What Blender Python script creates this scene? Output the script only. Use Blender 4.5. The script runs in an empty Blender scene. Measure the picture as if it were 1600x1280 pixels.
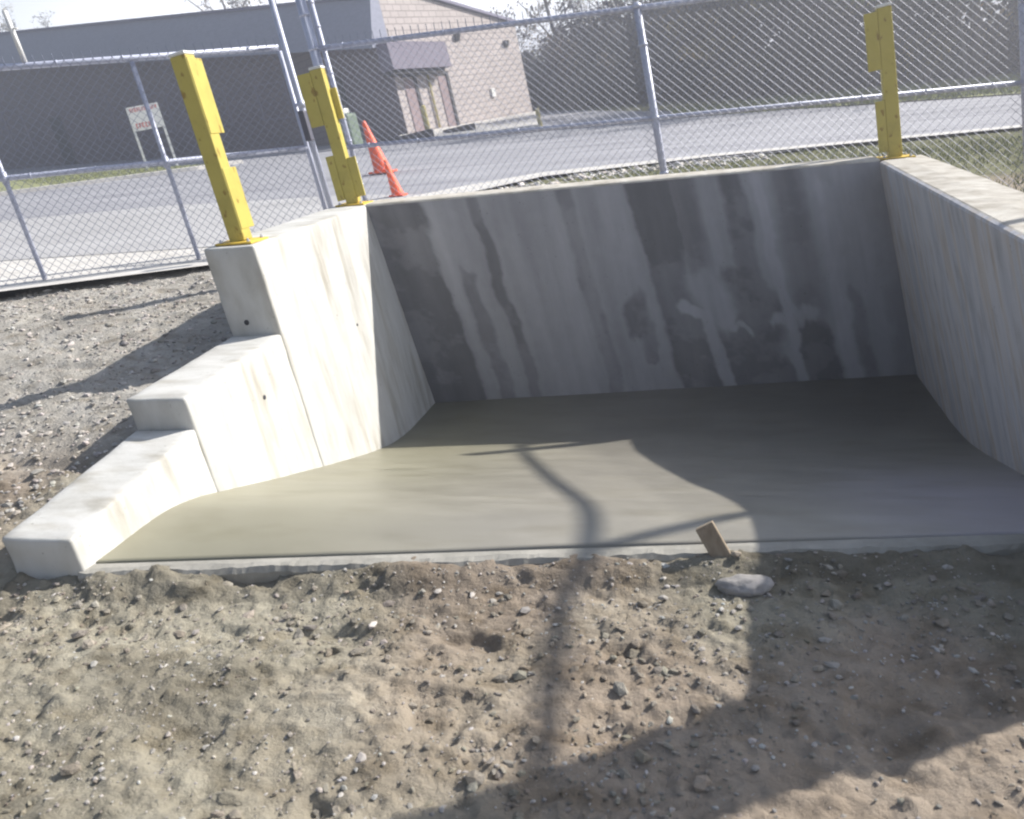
import bpy, bmesh, math, random
import numpy as np
from mathutils import Vector, Matrix

# ---------------------------------------------------------------- camera, sky, sun, exposure
scene = bpy.context.scene
COL = scene.collection
K = -0.135                                  # the whole site falls gently towards +X
SUN = Vector((1.42, 0.90, 1.0)).normalized()

F, CX, CY = 1278.0, 800.0, 640.0
cam_d = bpy.data.cameras.new("camera")
cam = bpy.data.objects.new("camera", cam_d)
COL.objects.link(cam)
scene.camera = cam
down = Vector((950.0, -3960.0, -F)).normalized()
up = -down
hy = CY + (300.0 * up[0] - F * up[2]) / up[1]
yd = Vector((300.0, -(hy - CY), -F)).normalized()
xd = yd.cross(up)
cam.matrix_world = Matrix(((xd[0], xd[1], xd[2], 0), (yd[0], yd[1], yd[2], 0), (up[0], up[1], up[2], 0), (0, 0, 0, 1)))
cam_d.sensor_width = 36.0
cam_d.lens = F / 1600.0 * 36.0
cam_d.clip_start = 0.05
cam_d.clip_end = 3000.0
cam_d.dof.use_dof = True
cam_d.dof.focus_distance = 5.2
cam_d.dof.aperture_fstop = 5.0

world = bpy.data.worlds.new("World")
scene.world = world
world.use_nodes = True
wn = world.node_tree.nodes
wl = world.node_tree.links
sky = wn.new("ShaderNodeTexSky")
sky.sky_type = 'NISHITA'
sky.sun_disc = False
sky.sun_elevation = math.asin(SUN.z)
sky.sun_rotation = math.atan2(SUN.x, SUN.y)
sky.air_density = 1.3
sky.dust_density = 0.6
sky.ozone_density = 2.5
wn["Background"].inputs[1].default_value = 0.05
# bright milky haze low in the sky, clearing with height
tcw = wn.new("ShaderNodeTexCoord"); sxyz = wn.new("ShaderNodeSeparateXYZ"); wl.new(tcw.outputs["Generated"], sxyz.inputs[0])
mrw = wn.new("ShaderNodeMapRange"); mrw.inputs["From Min"].default_value = 0.36; mrw.inputs["From Max"].default_value = 0.16
mrw.interpolation_type = 'SMOOTHSTEP'
wl.new(sxyz.outputs["Z"], mrw.inputs["Value"])
mxw = wn.new("ShaderNodeMix"); mxw.data_type = 'RGBA'
dt = wn.new("ShaderNodeVectorMath"); dt.operation = 'DOT_PRODUCT'; wl.new(tcw.outputs["Generated"], dt.inputs[0]); dt.inputs[1].default_value = (0.70, 0.71, 0.0)
mr2 = wn.new("ShaderNodeMapRange"); mr2.interpolation_type = 'SMOOTHSTEP'; mr2.inputs["From Min"].default_value = -0.35; mr2.inputs["From Max"].default_value = 0.35
wl.new(dt.outputs["Value"], mr2.inputs["Value"])
mu = wn.new("ShaderNodeMath"); mu.operation = 'MULTIPLY'; wl.new(mrw.outputs[0], mu.inputs[0]); wl.new(mr2.outputs[0], mu.inputs[1])
wl.new(mu.outputs[0], mxw.inputs["Factor"]); wl.new(sky.outputs[0], mxw.inputs[6]); mxw.inputs[7].default_value = (27.0, 27.5, 28.5, 1)
wl.new(mxw.outputs[2], wn["Background"].inputs[0])

sl = bpy.data.lights.new("sun", 'SUN')
sl.energy = 5.0
sl.angle = math.radians(0.9)
sl.color = (1.0, 0.95, 0.87)
so = bpy.data.objects.new("sun", sl)
COL.objects.link(so)
so.rotation_euler = SUN.to_track_quat('Z', 'Y').to_euler()

scene.render.engine = 'CYCLES'
scene.view_settings.view_transform = 'Standard'
scene.view_settings.look = 'None'
scene.view_settings.exposure = 1.15
scene.view_settings.gamma = 1.0
scene.cycles.pixel_filter_type = 'BLACKMAN_HARRIS'
scene.cycles.filter_width = 2.2

# ---------------------------------------------------------------- helpers
def site(x):
    return K * max(-70.0, min(70.0, x))

def P(x, y, c):
    """a point of the sloping site: c is the height over the tilted datum"""
    return Vector((x, y, c + site(x)))

def link(name, verts, faces, mat, parent=None, origin=None, smooth=False):
    me = bpy.data.meshes.new(name)
    o = bpy.data.objects.new(name, me)
    COL.objects.link(o)
    org = Vector(origin) if origin is not None else Vector((0, 0, 0))
    if parent is not None and origin is None:
        org = parent.location.copy()
    me.from_pydata([tuple(Vector(v) - org) for v in verts], [], faces)
    me.update()
    if parent is not None:
        o.parent = parent
        o.location = org - parent.location
    else:
        o.location = org
    if isinstance(mat, (list, tuple)):
        for m in mat: me.materials.append(m)
    else:
        me.materials.append(mat)
    if smooth:
        me.polygons.foreach_set('use_smooth', [True] * len(me.polygons))
    return o

def fixnormals(o, bevel=0.0, seg=2):
    bm = bmesh.new(); bm.from_mesh(o.data)
    bmesh.ops.remove_doubles(bm, verts=bm.verts, dist=1e-5)
    bmesh.ops.recalc_face_normals(bm, faces=bm.faces)
    if bevel > 0:
        ed = [e for e in bm.edges if len(e.link_faces) == 2 and e.calc_face_angle(0) > 0.5]
        bmesh.ops.bevel(bm, geom=ed, offset=bevel, segments=seg, affect='EDGES', profile=0.5, clamp_overlap=True)
    bm.to_mesh(o.data); bm.free()
    return o

def empty(name, loc, label, cat, group=None):
    o = bpy.data.objects.new(name, None)
    o.empty_display_size = 0.2
    COL.objects.link(o)
    o.location = loc
    tag(o, label, cat, group)
    return o

def tag(o, label=None, cat=None, group=None, kind=None):
    if label: o["label"] = label
    if cat: o["category"] = cat
    if group: o["group"] = group
    if kind: o["kind"] = kind
    return o

class MB:
    """collects shapes into one mesh"""
    def __init__(s): s.v = []; s.f = []
    def hexa(s, p):        # 8 points: bottom 4 then top 4
        b = len(s.v); s.v += [Vector(q) for q in p]
        for q in ((0, 3, 2, 1), (4, 5, 6, 7), (0, 1, 5, 4), (1, 2, 6, 5), (2, 3, 7, 6), (3, 0, 4, 7)):
            s.f.append(tuple(b + i for i in q))
    def box(s, x0, x1, y0, y1, c0, c1):     # walls plumb, top and bottom follow the site
        s.hexa([P(x0, y0, c0), P(x1, y0, c0), P(x1, y1, c0), P(x0, y1, c0), P(x0, y0, c1), P(x1, y0, c1), P(x1, y1, c1), P(x0, y1, c1)])
    def obox(s, o, ax, ay, az, a0, a1, b0, b1, c0, c1):
        q = lambda a, b, c: o + ax * a + ay * b + az * c
        s.hexa([q(a0, b0, c0), q(a1, b0, c0), q(a1, b1, c0), q(a0, b1, c0), q(a0, b0, c1), q(a1, b0, c1), q(a1, b1, c1), q(a0, b1, c1)])
    def tube(s, pts, rad, n=8, caps=True):
        pts = [Vector(p) for p in pts]
        if not isinstance(rad, (list, tuple)): rad = [rad] * len(pts)
        b = len(s.v)
        ref = Vector((0, 0, 1)) if abs((pts[-1] - pts[0]).normalized().z) < 0.9 else Vector((1, 0, 0))
        for i, p in enumerate(pts):
            t = (pts[min(i + 1, len(pts) - 1)] - pts[max(i - 1, 0)]).normalized()
            a = t.cross(ref).normalized(); c = t.cross(a)
            for k in range(n):
                th = 2 * math.pi * k / n
                s.v.append(p + (a * math.cos(th) + c * math.sin(th)) * rad[i])
        for i in range(len(pts) - 1):
            for k in range(n):
                k2 = (k + 1) % n
                s.f.append((b + i * n + k, b + i * n + k2, b + (i + 1) * n + k2, b + (i + 1) * n + k))
        if caps:
            s.f.append(tuple(b + k for k in reversed(range(n))))
            s.f.append(tuple(b + (len(pts) - 1) * n + k for k in range(n)))
    def lathe(s, base, prof, n=24, ax=Vector((0, 0, 1)), tilt=None):
        b = len(s.v)
        a = ax.orthogonal().normalized(); c = ax.cross(a)
        for r, h in prof:
            for k in range(n):
                th = 2 * math.pi * k / n
                s.v.append(base + ax * h + (a * math.cos(th) + c * math.sin(th)) * max(r, 1e-4))
        m = len(prof)
        for i in range(m - 1):
            for k in range(n):
                k2 = (k + 1) % n
                s.f.append((b + i * n + k, b + i * n + k2, b + (i + 1) * n + k2, b + (i + 1) * n + k))
        s.f.append(tuple(b + k for k in reversed(range(n))))
        s.f.append(tuple(b + (m - 1) * n + k for k in range(n)))
    def build(s, name, mat, parent=None, origin=None, bevel=0.0, smooth=False, seg=2):
        o = link(name, s.v, s.f, mat, parent, origin, smooth)
        if bevel >= 0: fixnormals(o, bevel, seg)
        if smooth:
            o.data.polygons.foreach_set('use_smooth', [True] * len(o.data.polygons))
        return o

# numpy noise
def _h(ix, iy, seed):
    n = (ix.astype(np.int64) * 374761393 + iy.astype(np.int64) * 668265263 + seed * 974634777) & 0x7fffffff
    n = ((n ^ (n >> 13)) * 1274126177) & 0x7fffffff
    return ((n ^ (n >> 16)) & 0xffff) / 65535.0
def vnoise(x, y, seed=0):
    x = np.asarray(x, float); y = np.asarray(y, float)
    ix = np.floor(x); iy = np.floor(y); fx = x - ix; fy = y - iy
    fx = fx * fx * fx * (fx * (fx * 6 - 15) + 10); fy = fy * fy * fy * (fy * (fy * 6 - 15) + 10)
    a = _h(ix, iy, seed); b = _h(ix + 1, iy, seed); c = _h(ix, iy + 1, seed); d = _h(ix + 1, iy + 1, seed)
    return (a + (b - a) * fx) * (1 - fy) + (c + (d - c) * fx) * fy - 0.5
def fbm(x, y, seed=0, octv=4, gain=0.5):
    t = 0; a = 1.0
    for i in range(octv):
        t = t + a * vnoise(np.asarray(x) * 2 ** i + 17.3 * i, np.asarray(y) * 2 ** i - 9.1 * i, seed + i); a *= gain
    return t
def sstep(a, b, x):
    t = np.clip((np.asarray(x, float) - a) / (b - a), 0, 1); return t * t * (3 - 2 * t)

# ---------------------------------------------------------------- materials
def M(name, col=(0.5, 0.5, 0.5), rough=0.7, metal=0.0, spec=0.5):
    m = bpy.data.materials.new(name); m.use_nodes = True
    b = m.node_tree.nodes["Principled BSDF"]
    b.inputs["Base Color"].default_value = (*col, 1)
    b.inputs["Roughness"].default_value = rough
    b.inputs["Metallic"].default_value = metal
    b.inputs["Specular IOR Level"].default_value = spec
    return m

def noisy(name, stops, scale=5.0, rough=0.8, detail=6.0, stretch=(1, 1, 1), bump=0.0, bscale=40.0, bdist=0.01, metal=0.0, attr=None, spec=0.4, rough2=None, second=None, pits=0):
    """base colour from stretched noise through a ramp; optional bump, vertex colour factor and a second stain layer"""
    m = M(name, (0.5, 0.5, 0.5), rough, metal, spec)
    nt = m.node_tree; N = nt.nodes; L = nt.links; b = N["Principled BSDF"]
    tc = N.new("ShaderNodeTexCoord"); mp = N.new("ShaderNodeMapping"); mp.inputs["Scale"].default_value = stretch
    L.new(tc.outputs["Object"], mp.inputs["Vector"])
    no = N.new("ShaderNodeTexNoise"); no.inputs["Scale"].default_value = scale; no.inputs["Detail"].default_value = detail
    no.inputs["Roughness"].default_value = 0.62
    L.new(mp.outputs[0], no.inputs["Vector"])
    r = N.new("ShaderNodeValToRGB"); L.new(no.outputs["Fac"], r.inputs["Fac"])
    el = r.color_ramp.elements
    while len(el) < len(stops): el.new(0.5)
    for e, (p, c) in zip(el, stops): e.position = p; e.color = (*c, 1)
    out = r.outputs["Color"]
    if second:
        sc, st, lo, hi, c2 = second
        mp2 = N.new("ShaderNodeMapping"); mp2.inputs["Scale"].default_value = st
        L.new(tc.outputs["Object"], mp2.inputs["Vector"])
        n2 = N.new("ShaderNodeTexNoise"); n2.inputs["Scale"].default_value = sc; n2.inputs["Detail"].default_value = 5
        L.new(mp2.outputs[0], n2.inputs["Vector"])
        mr = N.new("ShaderNodeMapRange"); mr.inputs["From Min"].default_value = lo; mr.inputs["From Max"].default_value = hi
        L.new(n2.outputs["Fac"], mr.inputs["Value"])
        mx = N.new("ShaderNodeMix"); mx.data_type = 'RGBA'; mx.blend_type = 'MULTIPLY'
        L.new(mr.outputs[0], mx.inputs["Factor"]); L.new(out, mx.inputs[6]); mx.inputs[7].default_value = (*c2, 1)
        out = mx.outputs[2]
    if attr:
        at = N.new("ShaderNodeAttribute"); at.attribute_name = attr
        mx = N.new("ShaderNodeMix"); mx.data_type = 'RGBA'; mx.blend_type = 'MULTIPLY'; mx.inputs["Factor"].default_value = 1
        L.new(out, mx.inputs[6]); L.new(at.outputs["Color"], mx.inputs[7]); out = mx.outputs[2]
    pf = None
    if pits:
        vo = N.new("ShaderNodeTexVoronoi"); vo.inputs["Scale"].default_value = pits; vo.inputs["Randomness"].default_value = 1.0
        L.new(tc.outputs["Object"], vo.inputs["Vector"])
        np_ = N.new("ShaderNodeTexNoise"); np_.inputs["Scale"].default_value = pits * 0.37; L.new(tc.outputs["Object"], np_.inputs["Vector"])
        th = N.new("ShaderNodeMapRange"); th.inputs["From Min"].default_value = 0.45; th.inputs["From Max"].default_value = 0.75; th.inputs["To Min"].default_value = 0.0; th.inputs["To Max"].default_value = 0.20
        L.new(np_.outputs["Fac"], th.inputs["Value"])
        sb = N.new("ShaderNodeMath"); sb.operation = 'LESS_THAN'; L.new(vo.outputs["Distance"], sb.inputs[0]); L.new(th.outputs[0], sb.inputs[1])
        mx = N.new("ShaderNodeMix"); mx.data_type = 'RGBA'; mx.blend_type = 'MULTIPLY'; L.new(sb.outputs[0], mx.inputs["Factor"]); L.new(out, mx.inputs[6]); mx.inputs[7].default_value = (0.55, 0.53, 0.50, 1)
        out = mx.outputs[2]
    L.new(out, b.inputs["Base Color"])
    if rough2 is not None:
        mr = N.new("ShaderNodeMapRange"); mr.inputs["To Min"].default_value = rough; mr.inputs["To Max"].default_value = rough2
        mr.inputs["From Min"].default_value = 0.35; mr.inputs["From Max"].default_value = 0.65
        L.new(no.outputs["Fac"], mr.inputs["Value"]); L.new(mr.outputs[0], b.inputs["Roughness"])
    if bump > 0:
        nb = N.new("ShaderNodeTexNoise"); nb.inputs["Scale"].default_value = bscale; nb.inputs["Detail"].default_value = 8
        nb.inputs["Roughness"].default_value = 0.65
        L.new(tc.outputs["Object"], nb.inputs["Vector"])
        bp = N.new("ShaderNodeBump"); bp.inputs["Strength"].default_value = bump; bp.inputs["Distance"].default_value = bdist
        L.new(nb.outputs["Fac"], bp.inputs["Height"]); L.new(bp.outputs[0], b.inputs["Normal"])
    return m

m_dirt = noisy("dirt", [(0.25, (0.225, 0.198, 0.162)), (0.5, (0.315, 0.283, 0.240)), (0.75, (0.41, 0.375, 0.325))], 3.5, 0.95, 10, bump=0.9, bscale=42, bdist=0.016, attr="tint", spec=0.15, second=(7.0, (1, 1.6, 1), 0.50, 0.70, (0.72, 0.69, 0.64)))
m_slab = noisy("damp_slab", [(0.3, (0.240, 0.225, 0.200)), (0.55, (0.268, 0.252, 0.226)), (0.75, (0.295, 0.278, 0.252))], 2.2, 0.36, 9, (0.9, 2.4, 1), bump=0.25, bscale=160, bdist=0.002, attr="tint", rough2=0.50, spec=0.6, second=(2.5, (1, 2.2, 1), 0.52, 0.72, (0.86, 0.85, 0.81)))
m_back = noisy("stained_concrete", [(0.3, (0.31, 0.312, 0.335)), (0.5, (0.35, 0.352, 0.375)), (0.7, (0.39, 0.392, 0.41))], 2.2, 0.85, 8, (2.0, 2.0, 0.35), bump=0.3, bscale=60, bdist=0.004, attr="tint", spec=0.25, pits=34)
m_right = noisy("streaked_concrete", [(0.30, (0.36, 0.37, 0.41)), (0.42, (0.43, 0.44, 0.48)), (0.50, (0.52, 0.52, 0.55)), (0.56, (0.47, 0.425, 0.39)), (0.62, (0.47, 0.48, 0.52)), (0.75, (0.58, 0.59, 0.62))], 1.9, 0.85, 7, (1.0, 3.2, 0.16), bump=0.3, bscale=60, bdist=0.004, spec=0.25, pits=38, second=(9.0, (1, 1.2, 0.5), 0.50, 0.72, (0.80, 0.78, 0.76)))
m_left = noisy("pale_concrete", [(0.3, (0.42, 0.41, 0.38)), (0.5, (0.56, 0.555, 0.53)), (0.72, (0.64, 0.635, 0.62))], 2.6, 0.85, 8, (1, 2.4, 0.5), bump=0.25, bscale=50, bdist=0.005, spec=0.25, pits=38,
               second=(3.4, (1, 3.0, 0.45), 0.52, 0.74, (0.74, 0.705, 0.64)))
m_cap = noisy("trowelled_concrete", [(0.3, (0.34, 0.31, 0.26)), (0.5, (0.50, 0.47, 0.42)), (0.72, (0.62, 0.60, 0.55))], 7, 0.9, 8, bump=0.4, bscale=60, bdist=0.006, spec=0.2)
m_yellow = noisy("yellow_paint", [(0.3, (0.42, 0.35, 0.08)), (0.5, (0.50, 0.42, 0.095)), (0.8, (0.54, 0.46, 0.11))], 6, 0.5, 8, bump=0.12, bscale=50, bdist=0.002, spec=0.35, second=(22.0, (1, 1, 0.5), 0.60, 0.66, (0.62, 0.50, 0.42)))
m_plate = noisy("yellow_primed_plate", [(0.3, (0.50, 0.28, 0.05)), (0.5, (0.72, 0.50, 0.07)), (0.8, (0.78, 0.60, 0.10))], 14, 0.55, 6)
m_white = M("white_cap_paint", (0.72, 0.72, 0.70), 0.5)
m_galv = noisy("galvanised_steel", [(0.3, (0.44, 0.465, 0.58)), (0.6, (0.52, 0.55, 0.67)), (0.8, (0.60, 0.63, 0.74))], 9, 0.5, 5, metal=0.2, spec=0.6)
m_wire = M("galvanised_wire", (0.31, 0.33, 0.43), 0.55, 0.2)
m_asph = noisy("asphalt", [(0.3, (0.27, 0.27, 0.295)), (0.55, (0.34, 0.34, 0.365)), (0.75, (0.41, 0.41, 0.435))], 0.55, 0.9, 12, (0.6, 2.5, 1), bump=0.3, bscale=25, bdist=0.01, spec=0.3, second=(0.9, (0.25, 2.0, 1), 0.52, 0.60, (0.80, 0.80, 0.82)))
m_lot = noisy("pale_worn_asphalt", [(0.3, (0.36, 0.355, 0.36)), (0.55, (0.44, 0.435, 0.44)), (0.75, (0.52, 0.515, 0.51))], 0.6, 0.9, 9, (0.5, 2.2, 1), bump=0.3, bscale=25, bdist=0.01, spec=0.3)
m_grassy = noisy("rough_grass_ground", [(0.3, (0.19, 0.19, 0.09)), (0.5, (0.27, 0.29, 0.13)), (0.7, (0.38, 0.36, 0.22))], 1.6, 0.95, 9, bump=0.5, bscale=15, bdist=0.03)
m_grass = noisy("grass_blades", [(0.3, (0.16, 0.18, 0.07)), (0.6, (0.24, 0.26, 0.105)), (0.8, (0.34, 0.31, 0.16))], 2.0, 0.8, 4)
m_curb = noisy("kerb_concrete", [(0.3, (0.50, 0.48, 0.45)), (0.7, (0.66, 0.64, 0.61))], 4, 0.9, 6, bump=0.3, bscale=30, bdist=0.01)
m_stone = noisy("gravel_stone", [(0.3, (0.30, 0.27, 0.24)), (0.5, (0.42, 0.39, 0.36)), (0.75, (0.62, 0.60, 0.57))], 9, 0.85, 3, attr="tint")
m_rock = noisy("grey_rock", [(0.3, (0.24, 0.23, 0.22)), (0.6, (0.38, 0.36, 0.35)), (0.8, (0.50, 0.47, 0.44))], 18, 0.85, 6, bump=0.5, bscale=60, bdist=0.006)
m_wood = noisy("weathered_wood", [(0.3, (0.22, 0.17, 0.12)), (0.6, (0.33, 0.27, 0.20)), (0.8, (0.42, 0.35, 0.27))], 10, 0.8, 6, (5, 5, 0.8), bump=0.3, bscale=60, bdist=0.003)
m_orange = M("orange_plastic", (1.0, 0.15, 0.055), 0.5)
m_dark = M("dark_metal", (0.03, 0.03, 0.035), 0.5)
m_signw = M("sign_white", (0.80, 0.80, 0.78), 0.5)
m_signr = M("sign_red", (0.60, 0.07, 0.05), 0.5)
m_rubber = noisy("black_rubber", [(0.3, (0.03, 0.03, 0.035)), (0.8, (0.07, 0.07, 0.08))], 12, 0.8)
m_green = noisy("green_cabinet", [(0.3, (0.12, 0.17, 0.12)), (0.8, (0.17, 0.23, 0.17))], 6, 0.6)
m_ylpost = noisy("faded_yellow_paint", [(0.3, (0.42, 0.36, 0.14)), (0.8, (0.56, 0.48, 0.20))], 6, 0.7)
m_shingle = noisy("mansard_shingles", [(0.3, (0.25, 0.265, 0.34)), (0.6, (0.31, 0.325, 0.41)), (0.8, (0.36, 0.38, 0.46))], 5, 0.85, 8, (1, 1, 4))
m_canopy = noisy("canopy_panel", [(0.3, (0.17, 0.15, 0.20)), (0.8, (0.22, 0.20, 0.26))], 3, 0.8)
m_trim = M("roof_trim", (0.16, 0.15, 0.24), 0.6)
m_door = noisy("pink_grey_door", [(0.3, (0.26, 0.19, 0.20)), (0.8, (0.32, 0.24, 0.25))], 3, 0.7)
m_glass = M("dark_window_glass", (0.05, 0.055, 0.075), 0.1)
m_bark = noisy("bark", [(0.3, (0.12, 0.10, 0.10)), (0.8, (0.22, 0.19, 0.185))], 6, 0.9, 6, (3, 3, 0.5))

def brick(name, c1, c2, mort):
    m = M(name, c1, 0.9); nt = m.node_tree; N = nt.nodes; L = nt.links; b = N["Principled BSDF"]
    at = N.new("ShaderNodeUVMap")
    br = N.new("ShaderNodeTexBrick"); br.inputs["Scale"].default_value = 1.0
    br.inputs["Color1"].default_value = (*c1, 1); br.inputs["Color2"].default_value = (*c2, 1); br.inputs["Mortar"].default_value = (*mort, 1)
    br.inputs["Mortar Size"].default_value = 0.02; br.inputs["Brick Width"].default_value = 0.42; br.inputs["Row Height"].default_value = 0.205
    L.new(at.outputs[0], br.inputs["Vector"])
    no = N.new("ShaderNodeTexNoise"); no.inputs["Scale"].default_value = 1.3; no.inputs["Detail"].default_value = 6
    L.new(at.outputs[0], no.inputs["Vector"])
    mr = N.new("ShaderNodeMapRange"); mr.inputs["To Min"].default_value = 0.8; mr.inputs["To Max"].default_value = 1.15
    L.new(no.outputs["Fac"], mr.inputs["Value"])
    mx = N.new("ShaderNodeMix"); mx.data_type = 'RGBA'; mx.blend_type = 'MULTIPLY'; mx.inputs["Factor"].default_value = 1
    L.new(br.outputs["Color"], mx.inputs[6]); L.new(mr.outputs[0], mx.inputs[7]); L.new(mx.outputs[2], b.inputs["Base Color"])
    bp = N.new("ShaderNodeBump"); bp.inputs["Strength"].default_value = 0.6; bp.inputs["Distance"].default_value = 0.02; bp.invert = True
    L.new(br.outputs["Fac"], bp.inputs["Height"]); L.new(bp.outputs[0], b.inputs["Normal"])
    return m
m_brick = brick("pink_block_wall", (0.48, 0.43, 0.415), (0.52, 0.465, 0.45), (0.34, 0.295, 0.29))
m_brickd = brick("dark_brick_front", (0.165, 0.14, 0.155), (0.20, 0.165, 0.18), (0.12, 0.10, 0.12))

def leafmat(name, c1, c2, c3):
    m = M(name, c1, 0.8, 0, 0.2); nt = m.node_tree; N = nt.nodes; L = nt.links; b = N["Principled BSDF"]
    g = N.new("ShaderNodeNewGeometry"); r = N.new("ShaderNodeValToRGB")
    e = r.color_ramp.elements; e.new(0.5)
    for q, (p, c) in zip(e, ((0, c1), (0.5, c2), (1, c3))): q.position = p; q.color = (*c, 1)
    L.new(g.outputs["Random Per Island"], r.inputs["Fac"])
    no = N.new("ShaderNodeTexNoise"); no.inputs["Scale"].default_value = 0.55; no.inputs["Detail"].default_value = 4
    L.new(g.outputs["Position"], no.inputs["Vector"])
    r2 = N.new("ShaderNodeValToRGB"); L.new(no.outputs["Fac"], r2.inputs["Fac"]); e2 = r2.color_ramp.elements; e2.new(0.52); e2.new(0.62)
    for q, (p, c) in zip(e2, ((0.38, (0.25, 0.28, 0.36)), (0.48, (0.8, 0.78, 0.85)), (0.56, (1.5, 1.5, 1.05)), (0.66, (3.0, 2.5, 1.6)))): q.position = p; q.color = (*c, 1)
    mx = N.new("ShaderNodeMix"); mx.data_type = 'RGBA'; mx.blend_type = 'MULTIPLY'; mx.inputs["Factor"].default_value = 1
    L.new(r.outputs[0], mx.inputs[6]); L.new(r2.outputs[0], mx.inputs[7])
    oi = N.new("ShaderNodeObjectInfo"); r3 = N.new("ShaderNodeValToRGB"); L.new(oi.outputs["Random"], r3.inputs["Fac"]); e3 = r3.color_ramp.elements; e3.new(0.35); e3.new(0.7)
    for q, (p, c) in zip(e3, ((0.0, (0.45, 0.48, 0.60)), (0.35, (0.9, 0.85, 0.95)), (0.7, (1.2, 1.3, 0.9)), (1.0, (1.7, 1.45, 1.1)))): q.position = p; q.color = (*c, 1)
    my = N.new("ShaderNodeMix"); my.data_type = 'RGBA'; my.blend_type = 'MULTIPLY'; my.inputs["Factor"].default_value = 1
    L.new(mx.outputs[2], my.inputs[6]); L.new(r3.outputs[0], my.inputs[7]); L.new(my.outputs[2], b.inputs["Base Color"])
    return m
m_leaf_bare = leafmat("sparse_autumn_leaves", (0.11, 0.095, 0.115), (0.15, 0.13, 0.135), (0.22, 0.18, 0.15))
m_leaf_dark = leafmat("dark_evergreen_needles", (0.055, 0.065, 0.07), (0.075, 0.088, 0.08), (0.10, 0.12, 0.095))
m_leaf_brush = leafmat("brush_leaves", (0.09, 0.085, 0.08), (0.12, 0.11, 0.085), (0.17, 0.145, 0.095))

# ---------------------------------------------------------------- the ground, one sheet to the horizon
def ylim(x): return 6.52 + (x + 2.6) * 0.135
def level(X, Y):
    """height over the tilted datum, before roughness"""
    X = np.asarray(X, float); Y = np.asarray(Y, float)
    far = -1.0 + 0.032 * (np.clip(Y, 8.2, 70) - 8.2)
    front = -1.60 + 0 * X
    c = np.where(Y > 5.0, far, front)
    # bank left of the stepped wall
    bank = np.interp(Y, [0.0, 1.9, 2.35, 2.9, 3.4, 4.2, 5.0, 6.2, 8.2], [-1.60, -1.62, -1.56, -1.45, -1.35, -1.20, -1.08, -1.01, -1.0])
    left = np.where(Y > 8.2, far, bank)
    wl_ = 1 - sstep(-2.93, -2.80, X)
    wr = sstep(1.45, 1.6, X)
    rt = np.interp(Y, [0, 2.3, 3.3, 4.2, 5.5, 8.2], [-1.60, -1.60, -1.3, -1.02, -1.0, -1.0])
    right = np.where(Y > 8.2, far, rt)
    mid = np.where(Y > ylim(X), far, front)
    c = mid * (1 - wl_) + left * wl_
    c = c * (1 - wr) + right * wr
    # the far left bank of dirt at low corner keeps to the front level
    return c

def axis(parts):
    a = []
    for lo, hi, st in parts: a += list(np.arange(lo, hi - 1e-9, st))
    a.append(parts[-1][1]); return np.array(a)
gx = [-440, -300, -180, -120, -80, -60, -45, -35, -27, -21, -16, -13, -11, -9.5, -8.5, -7.8]
xs = np.concatenate([gx, axis([(-7.2, -3.9, 0.03), (-3.9, -2.78, 0.016), (-2.78, 1.3, 0.013), (1.3, 3.2, 0.05)]), [3.6, 4, 4.5, 5, 6, 7, 8.5, 10, 12, 15, 19, 24, 30, 40, 55, 80, 120, 200, 320, 440]])
ys = np.concatenate([[-400, -150, -60, -25, -10, -5, -3, -2, -1.2, -0.6, -0.1, 0.3, 0.6, 0.8], axis([(0.95, 3.1, 0.0125), (3.1, 6.9, 0.028), (6.9, 9.0, 0.05), (9.0, 14, 0.15)]), [14.6, 15.5, 17, 19, 21, 24, 27, 30, 34, 38, 43, 50, 60, 75, 100, 150, 250, 450]])
GX, GY = np.meshgrid(xs, ys)
C = level(GX, GY)
def rough(X, Y):
    r = 0.040 * fbm(X * 1.8, Y * 2.2, 3, 3) + 0.016 * fbm(X * 6, Y * 9, 11, 3, 0.6) + 0.012 * fbm(X * 22, Y * 32, 23, 3, 0.75)
    cl = vnoise(X * 4.2 + 0.3 * vnoise(X * 12, Y * 12, 5), Y * 7.0, 41); r = r - 0.028 * sstep(0.28, 0.44, cl)          # heel marks and hollows
    cl2 = vnoise(X * 17, Y * 21, 47); r = r + 0.010 * sstep(0.24, 0.36, cl2)          # clods
    cl3 = vnoise(X * 31, Y * 37, 49); r = r + 0.007 * sstep(0.2, 0.3, cl3)
    return r
R_ = rough(GX, GY)
amp = np.ones_like(C)
amp *= 1 - 0.75 * sstep(7.0, 9.0, GY)                                               # smoother far away
amp = np.where((GX < -2.9) & (GY > 3.0), amp * 0.75, amp)
C = C + R_ * amp
# dirt gets lower right against the slab edge, and heaps here and there against it
se = 2.37 + (GX + 2.55) * 0.118
tr = np.exp(-((GY - (se - 0.02)) / 0.10) ** 2) * ((GX > -2.9) & (GX < 1.5))
C -= tr * (-0.042 + 0.085 * vnoise(GX * 3.2, GY * 0.1, 5))
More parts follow.
